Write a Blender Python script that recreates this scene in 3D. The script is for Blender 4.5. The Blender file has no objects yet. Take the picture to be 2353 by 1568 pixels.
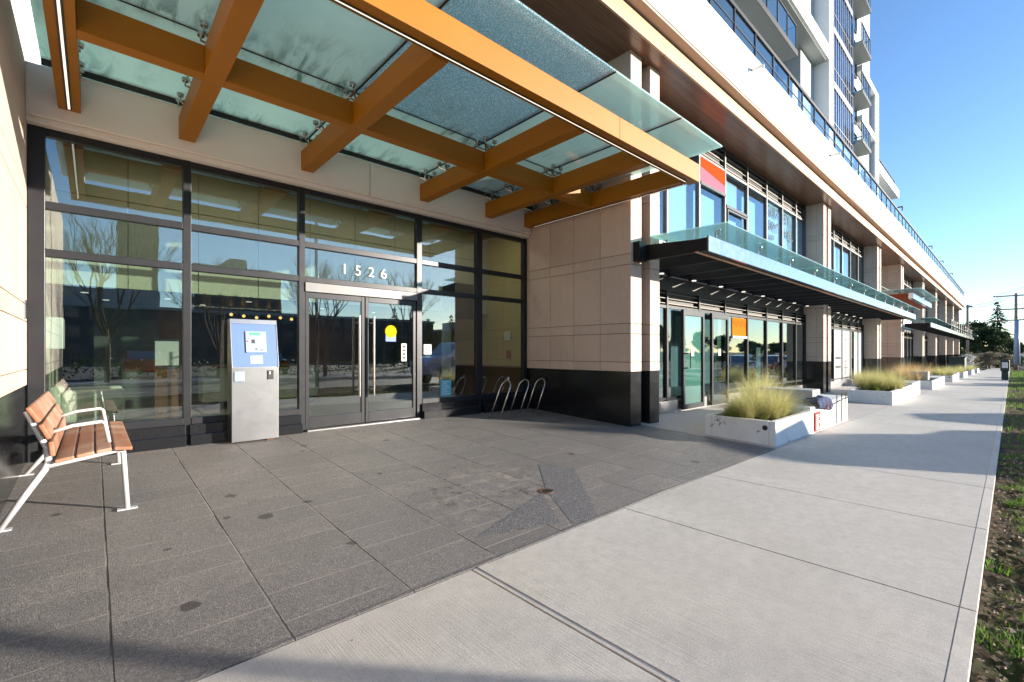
import bpy, math, random
from mathutils import Vector, Matrix
random.seed(7)
R = math.radians
C = bpy.context.scene.collection
scn = bpy.context.scene

# ------------------------------------------------------------------ camera
cam_d = bpy.data.cameras.new('camera'); cam = bpy.data.objects.new('camera', cam_d); C.objects.link(cam)
cam.location = (0, 0, 1.3)
cam.rotation_euler = (R(90), 0, math.atan2(1147.5, 1050.) * -1 + 0)   # set below (heading)
ALPHA = math.atan2(1147.5, 1050.)
cam.rotation_euler = (R(90), 0, ALPHA - R(90))
cam_d.sensor_width = 36; cam_d.lens = 1050. / 2353 * 36; cam_d.shift_y = 0.0102
cam_d.clip_start = 0.05; cam_d.clip_end = 4000
scn.camera = cam

# ------------------------------------------------------------------ light
SUN_EL = 10.0
SUN_DIR = Vector((0.66, -0.751, 0)).normalized()
w = bpy.data.worlds.new('World'); scn.world = w; w.use_nodes = True
nt = w.node_tree; nt.nodes.clear()
sky = nt.nodes.new('ShaderNodeTexSky'); sky.sky_type = 'NISHITA'; sky.sun_disc = False
sky.sun_elevation = R(SUN_EL); sky.sun_rotation = math.atan2(SUN_DIR.x, SUN_DIR.y)
sky.air_density = 0.9; sky.dust_density = 0.1; sky.ozone_density = 3.0
hs = nt.nodes.new('ShaderNodeHueSaturation'); hs.inputs['Saturation'].default_value = 1.03; hs.inputs['Hue'].default_value = .504
bg = nt.nodes.new('ShaderNodeBackground'); bg.inputs[1].default_value = 0.115
wo = nt.nodes.new('ShaderNodeOutputWorld')
nt.links.new(sky.outputs[0], hs.inputs['Color']); nt.links.new(hs.outputs[0], bg.inputs[0]); nt.links.new(bg.outputs[0], wo.inputs[0])
sun_d = bpy.data.lights.new('sun', 'SUN'); sun_d.energy = 4.4; sun_d.angle = R(0.53); sun_d.color = (1.0, 0.90, 0.76)
sun = bpy.data.objects.new('sun', sun_d); C.objects.link(sun)
sd = Vector((SUN_DIR.x * math.cos(R(SUN_EL)), SUN_DIR.y * math.cos(R(SUN_EL)), math.sin(R(SUN_EL))))
sun.rotation_euler = sd.to_track_quat('Z', 'Y').to_euler()
sun.location = (20, -20, 30)
scn.view_settings.view_transform = 'Standard'; scn.view_settings.look = 'None'
scn.view_settings.exposure = 1.62; scn.view_settings.gamma = 1.0
scn.view_settings.use_curve_mapping = False
scn.render.engine = 'CYCLES'
scn.cycles.max_bounces = 8; scn.cycles.transparent_max_bounces = 24
scn.cycles.diffuse_bounces = 4; scn.cycles.glossy_bounces = 4

# ------------------------------------------------------------------ helpers
def gz(X, Y):
    return -.0125 * max(0., min(X, 150) - 4) + .04 * min(max(0., Y - 2.18), 4.6)

class MB:
    def __init__(s): s.v = []; s.f = []; s.m = []
    def quad(s, a, b, c, d, m=0):
        n = len(s.v); s.v += [tuple(a), tuple(b), tuple(c), tuple(d)]; s.f.append((n, n+1, n+2, n+3)); s.m.append(m); return s
    def tri(s, a, b, c, m=0):
        n = len(s.v); s.v += [tuple(a), tuple(b), tuple(c)]; s.f.append((n, n+1, n+2)); s.m.append(m); return s
    def hexa(s, p, m=0):     # p: 4 bottom ccw, 4 top ccw
        n = len(s.v); s.v += [tuple(q) for q in p]
        for q in ((3,2,1,0),(4,5,6,7),(0,1,5,4),(1,2,6,5),(2,3,7,6),(3,0,4,7)):
            s.f.append(tuple(n+i for i in q)); s.m.append(m)
        return s
    def box(s, x0, x1, y0, y1, z0, z1, m=0):
        return s.hexa([(x0,y0,z0),(x1,y0,z0),(x1,y1,z0),(x0,y1,z0),(x0,y0,z1),(x1,y0,z1),(x1,y1,z1),(x0,y1,z1)], m)
    def gbox(s, x0, x1, y0, y1, d0, d1, m=0):   # box following the ground
        p = [(x0,y0),(x1,y0),(x1,y1),(x0,y1)]
        return s.hexa([(x,y,gz(x,y)+d0) for x,y in p]+[(x,y,gz(x,y)+d1) for x,y in p], m)
    def prism(s, prof, a, b, m=0):   # prof: list of 3D points (closed), extruded by vector from a to b (offsets)
        n = len(s.v); k = len(prof); a = Vector(a); b = Vector(b)
        s.v += [tuple(Vector(p)+a) for p in prof] + [tuple(Vector(p)+b) for p in prof]
        s.f.append(tuple(range(n+k-1, n-1, -1))); s.m.append(m)
        s.f.append(tuple(range(n+k, n+2*k))); s.m.append(m)
        for i in range(k):
            j = (i+1) % k; s.f.append((n+i, n+j, n+k+j, n+k+i)); s.m.append(m)
        return s
    def tube(s, pts, r, seg=8, caps=True, m=0):
        pts = [Vector(p) for p in pts]; k = len(pts)
        rr = r if isinstance(r, (list, tuple)) else [r]*k
        n0 = len(s.v); up = None
        for i, p in enumerate(pts):
            t = (pts[min(i+1,k-1)] - pts[max(i-1,0)]).normalized()
            if up is None:
                up = Vector((0,0,1)) if abs(t.z) < .9 else Vector((1,0,0))
            a = t.cross(up)
            if a.length < 1e-5: a = t.cross(Vector((0,1,0)))
            a.normalize(); b = a.cross(t).normalized(); up = b
            for j in range(seg):
                q = 2*math.pi*j/seg; s.v.append(tuple(p + a*math.cos(q)*rr[i] + b*math.sin(q)*rr[i]))
        for i in range(k-1):
            for j in range(seg):
                j2 = (j+1) % seg
                s.f.append((n0+i*seg+j, n0+i*seg+j2, n0+(i+1)*seg+j2, n0+(i+1)*seg+j)); s.m.append(m)
        if caps:
            s.f.append(tuple(n0+j for j in range(seg-1,-1,-1))); s.m.append(m)
            s.f.append(tuple(n0+(k-1)*seg+j for j in range(seg))); s.m.append(m)
        return s
    def build(s, name, mat, parent=None, loc=None, smooth=False, bevel=0, kind=None):
        me = bpy.data.meshes.new(name)
        if loc is not None:
            L = Vector(loc); vv = [tuple(Vector(v)-L) for v in s.v]
        else: vv = s.v
        me.from_pydata(vv, [], s.f); 
        mats = mat if isinstance(mat, (list, tuple)) else [mat]
        for m in mats: me.materials.append(m)
        if len(mats) > 1: me.polygons.foreach_set('material_index', s.m)
        if smooth: me.polygons.foreach_set('use_smooth', [True]*len(me.polygons))
        me.update()
        o = bpy.data.objects.new(name, me); C.objects.link(o)
        if loc is not None: o.location = loc
        if parent is not None:
            o.parent = parent
            if loc is None:      # vertices given in world space
                pl = parent.matrix_world if False else None
                off = world_loc(parent)
                for v in me.vertices: v.co -= off
            else:
                o.location = Vector(loc) - world_loc(parent)
        if bevel:
            b = o.modifiers.new('bevel', 'BEVEL'); b.width = bevel; b.segments = 2; b.limit_method = 'ANGLE'
        if kind: o['kind'] = kind
        return o

def world_loc(o):
    v = Vector((0,0,0))
    while o is not None:
        v += o.location; o = o.parent
    return v

def thing(name, label, cat, loc=(0,0,0), group=None):
    o = bpy.data.objects.new(name, None); C.objects.link(o); o.location = loc; o.empty_display_size = .2
    o['label'] = label; o['category'] = cat
    if group: o['group'] = group
    return o
def tag(o, label, cat, group=None):
    o['label'] = label; o['category'] = cat
    if group: o['group'] = group
    return o
def copy_tree(o, loc, label=None, rotz=None, scale=None):
    def rec(a, par):
        c = a.copy(); C.objects.link(c); c.parent = par
        for ch in [x for x in bpy.data.objects if x.parent == a]: rec(ch, c)
        return c
    c = rec(o, None); c.location = loc
    if label: c['label'] = label
    if rotz is not None: c.rotation_euler = (0,0,rotz)
    if scale is not None: c.scale = scale if isinstance(scale,(tuple,list)) else (scale,)*3
    return c

def text_obj(txt, size, name, mat, parent, loc, depth=.004, spacing=1.0, rot=(R(90),0,0), sx=1, weight=0.0):
    cu = bpy.data.curves.new('lettering', 'FONT'); cu.body = txt; cu.size = size; cu.extrude = depth/2
    cu.space_character = spacing; cu.offset = weight
    t = bpy.data.objects.new('lettering', cu); C.objects.link(t)
    bpy.context.view_layer.update()
    me = bpy.data.meshes.new_from_object(t)
    bpy.data.objects.remove(t); bpy.data.curves.remove(cu)
    me.materials.clear(); me.materials.append(mat)
    o = bpy.data.objects.new(name, me); C.objects.link(o)
    M = Matrix.Rotation(rot[2],4,'Z') @ Matrix.Rotation(rot[0],4,'X') @ Matrix.Diagonal((sx,1,1,1))
    me.transform(M)
    o.location = Vector(loc) - (world_loc(parent) if parent else Vector((0,0,0))); o.parent = parent
    return o

# ------------------------------------------------------------------ materials
class NT:
    def __init__(s, name):
        s.mat = bpy.data.materials.new(name); s.mat.use_nodes = True
        s.t = s.mat.node_tree; s.t.nodes.clear()
        s.out = s.t.nodes.new('ShaderNodeOutputMaterial')
        s.tc = s.t.nodes.new('ShaderNodeTexCoord')
        g = s.t.nodes.new('ShaderNodeNewGeometry'); s.pos = g.outputs['Position']; s.nrm = g.outputs['Normal']; s.inc = g.outputs['Incoming']
    def n(s, k, **kw):
        a = s.t.nodes.new('ShaderNode'+k)
        for q, v in kw.items(): setattr(a, q, v)
        return a
    def l(s, a, b): s.t.links.new(a, b)
    def mapping(s, scale=(1,1,1), src=None, rot=(0,0,0), loc=(0,0,0)):
        m = s.n('Mapping'); m.inputs['Scale'].default_value = scale; m.inputs['Rotation'].default_value = rot; m.inputs['Location'].default_value = loc
        s.l(src or s.pos, m.inputs[0]); return m.outputs[0]
    def noise(s, scale, detail=4, rough=.6, src=None, dist=0):
        a = s.n('TexNoise'); a.inputs['Scale'].default_value = scale; a.inputs['Detail'].default_value = detail
        a.inputs['Roughness'].default_value = rough; a.inputs['Distortion'].default_value = dist
        s.l(src or s.pos, a.inputs['Vector']); return a.outputs['Fac']
    def ramp(s, fac, stops, interp='LINEAR'):
        a = s.n('ValToRGB'); cr = a.color_ramp; cr.interpolation = interp
        while len(cr.elements) < len(stops): cr.elements.new(.5)
        for e, (p, c) in zip(cr.elements, stops):
            e.position = p; e.color = (c[0],c[1],c[2],1) if isinstance(c,(tuple,list)) else (c,c,c,1)
        s.l(fac, a.inputs[0]); return a.outputs[0]
    def mix(s, fac, a, b, mode='MIX'):
        m = s.n('Mix', data_type='RGBA', blend_type=mode)
        for i, v in ((0,fac),(6,a),(7,b)):
            if hasattr(v, 'node'): s.l(v, m.inputs[i])
            elif i == 0: m.inputs[0].default_value = v
            else: m.inputs[i].default_value = (v[0],v[1],v[2],1) if isinstance(v,(tuple,list)) else (v,v,v,1)
        return m.outputs[2]
    def math(s, op, a, b=None, c=None):
        m = s.n('Math', operation=op)
        for i, v in enumerate((a,b,c)):
            if v is None: continue
            if hasattr(v, 'node'): s.l(v, m.inputs[i])
            else: m.inputs[i].default_value = v
        return m.outputs[0]
    def bump(s, h, strength=.3, dist=.01, nrm=None):
        b = s.n('Bump'); b.inputs['Strength'].default_value = strength; b.inputs['Distance'].default_value = dist
        s.l(h, b.inputs['Height'])
        if nrm is not None: s.l(nrm, b.inputs['Normal'])
        return b.outputs[0]
    def bsdf(s, col, rough=.6, metal=0, nrm=None, spec=.5, emit=None, estr=0, coat=0):
        b = s.n('BsdfPrincipled')
        def st(k, v):
            if hasattr(v, 'node'): s.l(v, b.inputs[k])
            elif isinstance(v,(tuple,list)): b.inputs[k].default_value = (v[0],v[1],v[2],1)
            else: b.inputs[k].default_value = v
        st('Base Color', col); st('Roughness', rough); st('Metallic', metal); st('Specular IOR Level', spec); st('Coat Weight', coat)
        if nrm is not None: s.l(nrm, b.inputs['Normal'])
        if emit: st('Emission Color', emit); st('Emission Strength', estr)
        return b.outputs[0]
    def done(s, sh): s.l(sh, s.out.inputs['Surface']); return s.mat

def simple(name, col, rough=.6, metal=0, var=.15, vscale=3., bump=.0, bscale=60., spec=.5, coat=0, rvar=0):
    t = NT(name); n = t.noise(vscale, 5)
    c = t.mix(n, tuple(min(1,x*(1-var)) for x in col), tuple(min(1,x*(1+var)) for x in col))
    nr = t.bump(t.noise(bscale, 4), bump, .004) if bump else None
    rg = rough
    if rvar: rg = t.math('ADD', t.math('MULTIPLY', t.noise(vscale*2.3, 5), rvar), rough - rvar*.5)
    return t.done(t.bsdf(c, rg, metal, nr, spec, coat=coat))

def mat_stone(name='stone_panel', base=(.55,.43,.35)):
    t = NT(name)
    n1 = t.noise(1.3, 6, .6); n2 = t.noise(9, 8, .7); n3 = t.noise(220, 3)
    rnd = t.n('NewGeometry') if False else None
    isl = t.n('NewGeometry').outputs['Random Per Island']
    c = t.mix(t.ramp(n1, [(.3, 0), (.7, 1)]), tuple(x*.86 for x in base), tuple(x*1.08 for x in base))
    c = t.mix(t.ramp(n2, [(.35, 0), (.75, 1)]), c, tuple(x*1.12 for x in base))
    c = t.mix(.10, c, t.ramp(n3, [(.4, .25), (.6, .8)]))
    c = t.mix(t.math('MULTIPLY', isl, .42), c, tuple(x*.74 for x in base))
    # water streaks
    st = t.noise(1, 5, .6, t.mapping((5.0, 5.0, .35)))
    c = t.mix(t.math('MULTIPLY', t.ramp(st, [(.52, 0), (.74, 1)]), .16), c, (.30,.25,.21))
    return t.done(t.bsdf(c, .72, nrm=t.bump(n3, .12, .003), spec=.35))

def mat_granite():
    t = NT('black_granite')
    n = t.noise(260, 3); v = t.ramp(n, [(.5, (.006,.0065,.008)), (.72, (.035,.036,.042))])
    d = t.noise(2.2, 6, .65, t.mapping((1,1,2)))
    r = t.math('ADD', t.math('MULTIPLY', d, .22), .05)
    return t.done(t.bsdf(v, r, spec=.55))

def mat_plaza():
    t = NT('dark_plaza_pavers')
    # brick courses: columns 0.61 wide along X, pavers 0.305 long along Y, staggered
    sep = t.n('SeparateXYZ'); t.l(t.pos, sep.inputs[0])
    cmb = t.n('CombineXYZ'); t.l(sep.outputs[1], cmb.inputs[0]); t.l(sep.outputs[0], cmb.inputs[1])
    mp = t.mapping((1,1,1), cmb.outputs[0], loc=(.1,-.055,0))
    br = t.n('TexBrick'); br.offset = .37; br.squash = 1.0
    for k, v in (('Scale',1.0),('Mortar Size',.0065),('Mortar Smooth',.25),('Bias',0),('Brick Width',.305),('Row Height',.61)): br.inputs[k].default_value = v
    br.inputs['Color1'].default_value = (.0,.0,.0,1); br.inputs['Color2'].default_value = (1,1,1,1); br.inputs['Mortar'].default_value = (.5,.5,.5,1)
    t.l(mp, br.inputs['Vector'])
    # columns only (the dark open joints)
    fr = t.math('FRACT', t.math('DIVIDE', t.math('SUBTRACT', sep.outputs[0], .055), .61))
    dj = t.math('ABSOLUTE', t.math('SUBTRACT', fr, .5)); colj = t.ramp(dj, [(.4915, 0), (.4955, 1)])
    n1 = t.noise(.55, 5, .6); n2 = t.noise(5, 6, .7); n3 = t.noise(170, 2, .6); n4 = t.noise(55, 4, .75)
    c = t.mix(t.ramp(n1, [(.35, 0), (.68, 1)]), (.175,.165,.162), (.285,.262,.242))
    c = t.mix(t.ramp(n2, [(.3, 0), (.75, 1)]), c, (.165,.157,.155))
    c = t.mix(t.math('MULTIPLY', t.n_val(br) if False else br.outputs['Color'], .55), c, (.135,.128,.127))
    c = t.mix(t.ramp(n4, [(.42, .6), (.56, 0)]), c, (.085,.08,.078))
    c = t.mix(t.ramp(n3, [(.60, 0), (.68, .55)]), c, (.60,.58,.54))
    # light wear (lime) lines between short joints, dark open joints between columns
    brk = t.ramp(t.noise(1.7, 3), [(.40, 0), (.55, 1)])
    c = t.mix(t.math('MULTIPLY', br.outputs['Fac'], t.math('MULTIPLY', brk, .34)), c, (.50,.46,.41))
    brk2 = t.ramp(t.noise(2.3, 3), [(.42, .08), (.56, .9)])
    c = t.mix(t.math('MULTIPLY', colj, brk2), c, (.018,.017,.018))
    # droplets: dark spots and pale gum
    vo = t.n('TexVoronoi'); vo.inputs['Scale'].default_value = 2.1; t.l(t.mapping((1,1,1)), vo.inputs['Vector'])
    sc = t.n('SeparateColor'); t.l(vo.outputs['Color'], sc.inputs[0])
    dd = t.math('ADD', vo.outputs['Distance'], t.math('MULTIPLY', t.noise(17, 5, .75), .16))
    rad = t.math('MULTIPLY', sc.outputs[0], .10)
    spot = t.math('MULTIPLY', t.math('LESS_THAN', dd, t.math('ADD', rad, .095)), t.math('GREATER_THAN', sc.outputs[1], .05))
    c = t.mix(t.math('MULTIPLY', spot, .85), c, (.045,.040,.038))
    # splashes around the drain
    dv = t.n('VectorMath', operation='DISTANCE'); t.l(t.pos, dv.inputs[0]); dv.inputs[1].default_value = (2.75,3.25,.04)
    near = t.ramp(t.math('MULTIPLY', dv.outputs['Value'], .8), [(.3, 1), (.9, 0)])
    sp = t.ramp(t.noise(13, 5, .7, t.mapping((1,.6,1))), [(.585, 0), (.62, 1)])
    c = t.mix(t.math('MULTIPLY', t.math('MULTIPLY', near, sp), .85), c, (.035,.03,.028))
    c = t.mix(t.math('MULTIPLY', near, t.ramp(t.noise(7, 5, .7), [(.5,0),(.7,.5)])), c, (.42,.36,.30))
    v2 = t.n('TexVoronoi'); v2.inputs['Scale'].default_value = 5.3; t.l(t.pos, v2.inputs['Vector'])
    s2 = t.n('SeparateColor'); t.l(v2.outputs['Color'], s2.inputs[0])
    sp2 = t.math('MULTIPLY', t.math('LESS_THAN', t.math('ADD', v2.outputs['Distance'], t.math('MULTIPLY', t.noise(60, 3), .06)), .075), t.math('GREATER_THAN', s2.outputs[2], .72))
    c = t.mix(t.math('MULTIPLY', sp2, .6), c, (.62,.60,.57))
    h = t.math('SUBTRACT', t.math('ADD', n3, t.math('MULTIPLY', n4, .8)), t.math('ADD', t.math('MULTIPLY', colj, 3), t.math('MULTIPLY', br.outputs['Fac'], 1.0)))
    return t.done(t.bsdf(c, .62, nrm=t.bump(h, .8, .008), spec=.4))

def mat_concrete(name, a=(.48,.455,.41), b=(.60,.57,.52), broom=True, pits=True):
    t = NT(name)
    n1 = t.noise(.7, 6, .6); n2 = t.noise(11, 7, .75); n3 = t.noise(110, 5, .75)
    c = t.mix(t.ramp(n1, [(.32, 0), (.7, 1)]), a, b)
    c = t.mix(t.ramp(n2, [(.36, .5), (.58, 0)]), c, tuple(x*.78 for x in a))
    c = t.mix(t.ramp(n3, [(.34, .55), (.48, 0)]), c, tuple(x*.62 for x in a)); c = t.mix(t.ramp(n3, [(.56, 0), (.68, .35)]), c, tuple(min(1,x*1.35) for x in b))
    pink = t.noise(.9, 3, .5, t.mapping((1,1,1), loc=(7,3,0)))
    c = t.mix(t.ramp(pink, [(.5, 0), (.72, .3)]), c, (.46,.42,.37))
    h = n3
    if broom:
        bl = t.noise(1, 4, .65, t.mapping((150, 1.4, 1))); c = t.mix(t.ramp(bl, [(.35, .26), (.5, 0)]), c, tuple(x*.72 for x in a))
        h = t.math('ADD', t.math('MULTIPLY', bl, .8), t.math('MULTIPLY', n3, .6))
    if pits:
        vo = t.n('TexVoronoi'); vo.inputs['Scale'].default_value = 3.1; t.l(t.pos, vo.inputs['Vector'])
        sc = t.n('SeparateColor'); t.l(vo.outputs['Color'], sc.inputs[0])
        sp = t.math('MULTIPLY', t.math('LESS_THAN', t.math('ADD', vo.outputs['Distance'], t.math('MULTIPLY', t.noise(45, 4), .07)), .062), t.math('GREATER_THAN', sc.outputs[0], .62))
        c = t.mix(t.math('MULTIPLY', sp, .6), c, (.12,.11,.10))
    return t.done(t.bsdf(c, .8, nrm=t.bump(h, .55, .005), spec=.3))

def mat_glass(name, tint=(.80,.88,.84), f0=.10, rough=0.0, wave=.0):
    t = NT(name)
    dt = t.n('VectorMath', operation='DOT_PRODUCT'); t.l(t.nrm, dt.inputs[0]); t.l(t.inc, dt.inputs[1])
    cs = t.math('ABSOLUTE', dt.outputs['Value'])
    p = t.math('POWER', t.math('SUBTRACT', 1.0, cs), 5.0)
    fr = t.math('ADD', t.math('MULTIPLY', p, 1-f0), f0)
    tr = t.n('BsdfTransparent'); tr.inputs[0].default_value = (*tint, 1)
    gl = t.n('BsdfGlossy'); gl.inputs['Roughness'].default_value = rough; gl.inputs['Color'].default_value = (.95,.98,1,1)
    if wave: t.l(t.bump(t.noise(1.1, 2), wave, .02), gl.inputs['Normal'])
    mx = t.n('MixShader'); t.l(fr, mx.inputs[0]); t.l(tr.outputs[0], mx.inputs[1]); t.l(gl.outputs[0], mx.inputs[2])
    return t.done(mx.outputs[0])

def mat_canopy_glass(name, crackle=False, tint=(.50,.80,.76), dirt=True, ops=(.93,.74,.52)):
    t = NT(name)
    tr = t.n('BsdfTransparent'); tl = t.n('BsdfTranslucent'); df = t.n('BsdfDiffuse')
    tcol = tint
    tr.inputs[0].default_value = (tint[0]*1.1, tint[1]*1.1, tint[2]*1.15, 1)
    milk = t.mix(t.noise(1.4, 4), (.66,.88,.84), (.80,.95,.90))
    if crackle:
        vo = t.n('TexVoronoi', feature='DISTANCE_TO_EDGE'); vo.inputs['Scale'].default_value = 55; t.l(t.pos, vo.inputs['Vector'])
        cr = t.ramp(vo.outputs['Distance'], [(.04, 1), (.16, 0)])
        milk = t.mix(cr, (.16,.42,.52), (.85,.96,1.0))
    if dirt:
        # mildew gathered in dendritic runs along the low edge of each pane
        dn = t.noise(1, 6, .7, t.mapping((7.0, 1.6, 1)), dist=.8)
        sep = t.n('SeparateXYZ'); t.l(t.pos, sep.inputs[0])
        yy = sep.outputs[1]
        e1 = t.ramp(t.math('ABSOLUTE', t.math('SUBTRACT', yy, 5.03)), [(.0, 1), (.35, .35), (1.0, 0)])
        e2 = t.ramp(t.math('ABSOLUTE', t.math('SUBTRACT', yy, 6.50)), [(.0, 1), (.3, .3), (.7, 0)])
        e = t.math('MAXIMUM', e1, e2)
        big = t.ramp(t.noise(1.1, 3), [(.42, 0), (.6, 1)])
        dm = t.math('MULTIPLY', t.math('MULTIPLY', e, big), t.ramp(dn, [(.46, 0), (.62, 1)]))
        milk = t.mix(dm, milk, (.03,.07,.06))
    t.l(milk, tl.inputs[0]); t.l(milk, df.inputs[0])
    m1 = t.n('MixShader'); m1.inputs[0].default_value = .45; t.l(tl.outputs[0], m1.inputs[1]); t.l(df.outputs[0], m1.inputs[2])
    m2 = t.n('MixShader'); t.l(tr.outputs[0], m2.inputs[1]); t.l(m1.outputs[0], m2.inputs[2])
    base = .52
    gl = t.n('BsdfGlossy'); gl.inputs['Roughness'].default_value = .04
    dt = t.n('VectorMath', operation='DOT_PRODUCT'); t.l(t.nrm, dt.inputs[0]); t.l(t.inc, dt.inputs[1])
    # the frit hides more the more slanting the ray crosses it
    cs = t.math('ABSOLUTE', dt.outputs['Value'])
    op = t.ramp(cs, [(.30, ops[0]), (.42, ops[1]), (.75, ops[2])])
    if dirt: op = t.math('MAXIMUM', op, dm)
    t.l(op, m2.inputs[0])
    p = t.math('POWER', t.math('SUBTRACT', 1.0, t.math('ABSOLUTE', dt.outputs['Value'])), 5.0)
    fr = t.math('ADD', t.math('MULTIPLY', p, .9), .05)
    m3 = t.n('MixShader'); t.l(fr, m3.inputs[0]); t.l(m2.outputs[0], m3.inputs[1]); t.l(gl.outputs[0], m3.inputs[2])
    return t.done(m3.outputs[0])

def mat_wood(name, a, b, axis='X', scale=1.0, rough=.45, plank=None, spec=.4, fade=None):
    t = NT(name)
    sc = {'X':(1.2,22,22),'Y':(22,1.2,22),'Z':(22,22,1.2)}[axis]
    m = t.mapping(tuple(x*scale for x in sc), t.tc.outputs['Object'])
    g = t.noise(1, 8, .7, m, dist=.5)
    c = t.mix(t.ramp(g, [(.3, 0), (.7, 1)]), a, b)
    if plank:
        sep = t.n('SeparateXYZ'); t.l(t.pos, sep.inputs[0])
        q = t.math('DIVIDE', sep.outputs[{'X':1,'Y':0}[axis]], plank)
        fl = t.math('FLOOR', q); wn = t.n('TexWhiteNoise', noise_dimensions='1D'); t.l(fl, wn.inputs['W'])
        c = t.mix(t.math('MULTIPLY', wn.outputs['Value'], .5), c, tuple(x*.5 for x in a))
        ed = t.math('ABSOLUTE', t.math('SUBTRACT', t.math('FRACT', q), .5)); c = t.mix(t.ramp(ed, [(.47, 0), (.49, .8)]), c, (.02,.01,.008))
    if fade:
        f = t.noise(3.0, 5, .6, t.tc.outputs['Object']); c = t.mix(t.ramp(f, [(.42, 0), (.66, .8)]), c, fade)
        isl = t.n('NewGeometry').outputs['Random Per Island']
        c = t.mix(t.math('MULTIPLY', isl, .35), c, tuple(x*.65 for x in a))
    return t.done(t.bsdf(c, rough, nrm=t.bump(g, .15, .003), spec=spec))

def mat_steel(name, rough=.32, col=(.36,.365,.375)):
    t = NT(name)
    g = t.noise(1, 5, .6, t.mapping((300, 300, 3), t.tc.outputs['Object']))
    d = t.noise(6, 6, .7, t.tc.outputs['Object'])
    c = t.mix(t.ramp(d, [(.4, 0), (.75, 1)]), col, tuple(x*.88 for x in col))
    r = t.math('ADD', t.math('MULTIPLY', d, .14), rough-.07)
    return t.done(t.bsdf(c, r, 1.0, nrm=t.bump(g, .04, .002)))

def mat_emit(name, col, s):
    t = NT(name); e = t.n('Emission'); e.inputs[0].default_value = (*col,1); e.inputs[1].default_value = s
    # lamp diffusers vary slightly over their length
    n = t.noise(3, 2); t.l(t.mix(n, tuple(x*.9 for x in col), col), e.inputs[0])
    return t.done(e.outputs[0])

def mat_chipped():
    t = NT('chipped_white_paint')
    n1 = t.noise(3, 6, .65); c = t.mix(t.ramp(n1, [(.35,0),(.7,1)]), (.70,.70,.70), (.82,.82,.80))
    sp = t.ramp(t.noise(6, 8, .78), [(.60, 0), (.615, 1)])
    drip = t.ramp(t.noise(1, 5, .6, t.mapping((9,9,1.2))), [(.55, 0), (.8, .35)])
    c = t.mix(drip, c, (.45,.43,.38)); c = t.mix(sp, c, (.22,.22,.21))
    return t.done(t.bsdf(c, .65, nrm=t.bump(t.noise(60,5), .2, .004)))

def mat_leaf(name, a, b, trans=.35, rough=.55):
    t = NT(name)
    isl = t.n('NewGeometry').outputs['Random Per Island']
    c = t.mix(isl, a, b)
    df = t.bsdf(c, rough, spec=.25); tl = t.n('BsdfTranslucent'); t.l(c, tl.inputs[0])
    m = t.n('MixShader'); m.inputs[0].default_value = trans; t.l(df, m.inputs[1]); t.l(tl.outputs[0], m.inputs[2])
    return t.done(m.outputs[0])

def mat_soil():
    t = NT('soil'); n1 = t.noise(1.6, 6, .65); n2 = t.noise(38, 6, .75)
    c = t.mix(t.ramp(n1, [(.35,0),(.65,1)]), (.085,.06,.042), (.19,.145,.10))
    c = t.mix(t.ramp(n2, [(.35,.8),(.55,0)]), c, (.035,.025,.018)); c = t.mix(t.ramp(n2, [(.6,0),(.75,.7)]), c, (.36,.28,.20))
    gr = t.ramp(t.noise(.9, 5, .6, t.mapping((1,1,1), loc=(3,1,0))), [(.5, 0), (.62, .7)])
    c = t.mix(gr, c, (.05,.09,.018))
    return t.done(t.bsdf(c, .95, nrm=t.bump(n2, 1.0, .03), spec=.1))

def mat_windows(name, wall, glass, fx=3.0, fz=3.0):
    """facade of a far building: a regular grid of panes"""
    t = NT(name); sep = t.n('SeparateXYZ'); t.l(t.tc.outputs['Object'], sep.inputs[0])
    h = t.math('ADD', sep.outputs[0], sep.outputs[1])
    a = t.math('ABSOLUTE', t.math('SUBTRACT', t.math('FRACT', t.math('DIVIDE', h, fx)), .5))
    b = t.math('ABSOLUTE', t.math('SUBTRACT', t.math('FRACT', t.math('DIVIDE', sep.outputs[2], fz)), .5))
    m = t.math('MULTIPLY', t.math('LESS_THAN', a, .33), t.math('LESS_THAN', b, .27))
    c = t.mix(m, wall, glass); r = t.math('SUBTRACT', .8, t.math('MULTIPLY', m, .65))
    return t.done(t.bsdf(c, r))

M = {}
M['stone'] = mat_stone()
M['granite'] = mat_granite()
M['joint'] = simple('dark_joint', (.035,.03,.028), .9)
M['plaza'] = mat_plaza()
M['conc'] = mat_concrete('broomed_sidewalk_concrete')
M['conc2'] = mat_concrete('pale_walkway_concrete', (.44,.40,.37), (.54,.49,.45))
M['edge'] = mat_concrete('trowelled_edge_concrete', (.52,.49,.44), (.64,.60,.54), broom=False)
M['planter'] = mat_concrete('grey_cast_concrete', (.38,.38,.38), (.48,.48,.47), broom=False)
M['chip'] = mat_chipped()
M['white'] = simple('white_stucco', (.80,.78,.74), .75, var=.04, vscale=1.2, bump=.1, bscale=90)
M['header'] = simple('pale_header_panel', (.72,.66,.60), .5, var=.05, vscale=1.0)
M['whitem'] = simple('white_painted_metal', (.78,.78,.77), .35, var=.05, vscale=8)
M['bframe'] = simple('bench_frame_paint', (.60,.60,.61), .4, .3, var=.08, vscale=8)
M['taupe'] = simple('taupe_render', (.42,.33,.27), .8, var=.10, vscale=2, bump=.2, bscale=70)
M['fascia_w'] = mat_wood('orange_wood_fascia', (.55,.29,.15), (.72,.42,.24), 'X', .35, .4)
M['soffit'] = mat_wood('dark_wood_soffit', (.15,.062,.032), (.33,.145,.08), 'X', .6, .28, plank=.15, spec=.6)
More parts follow.
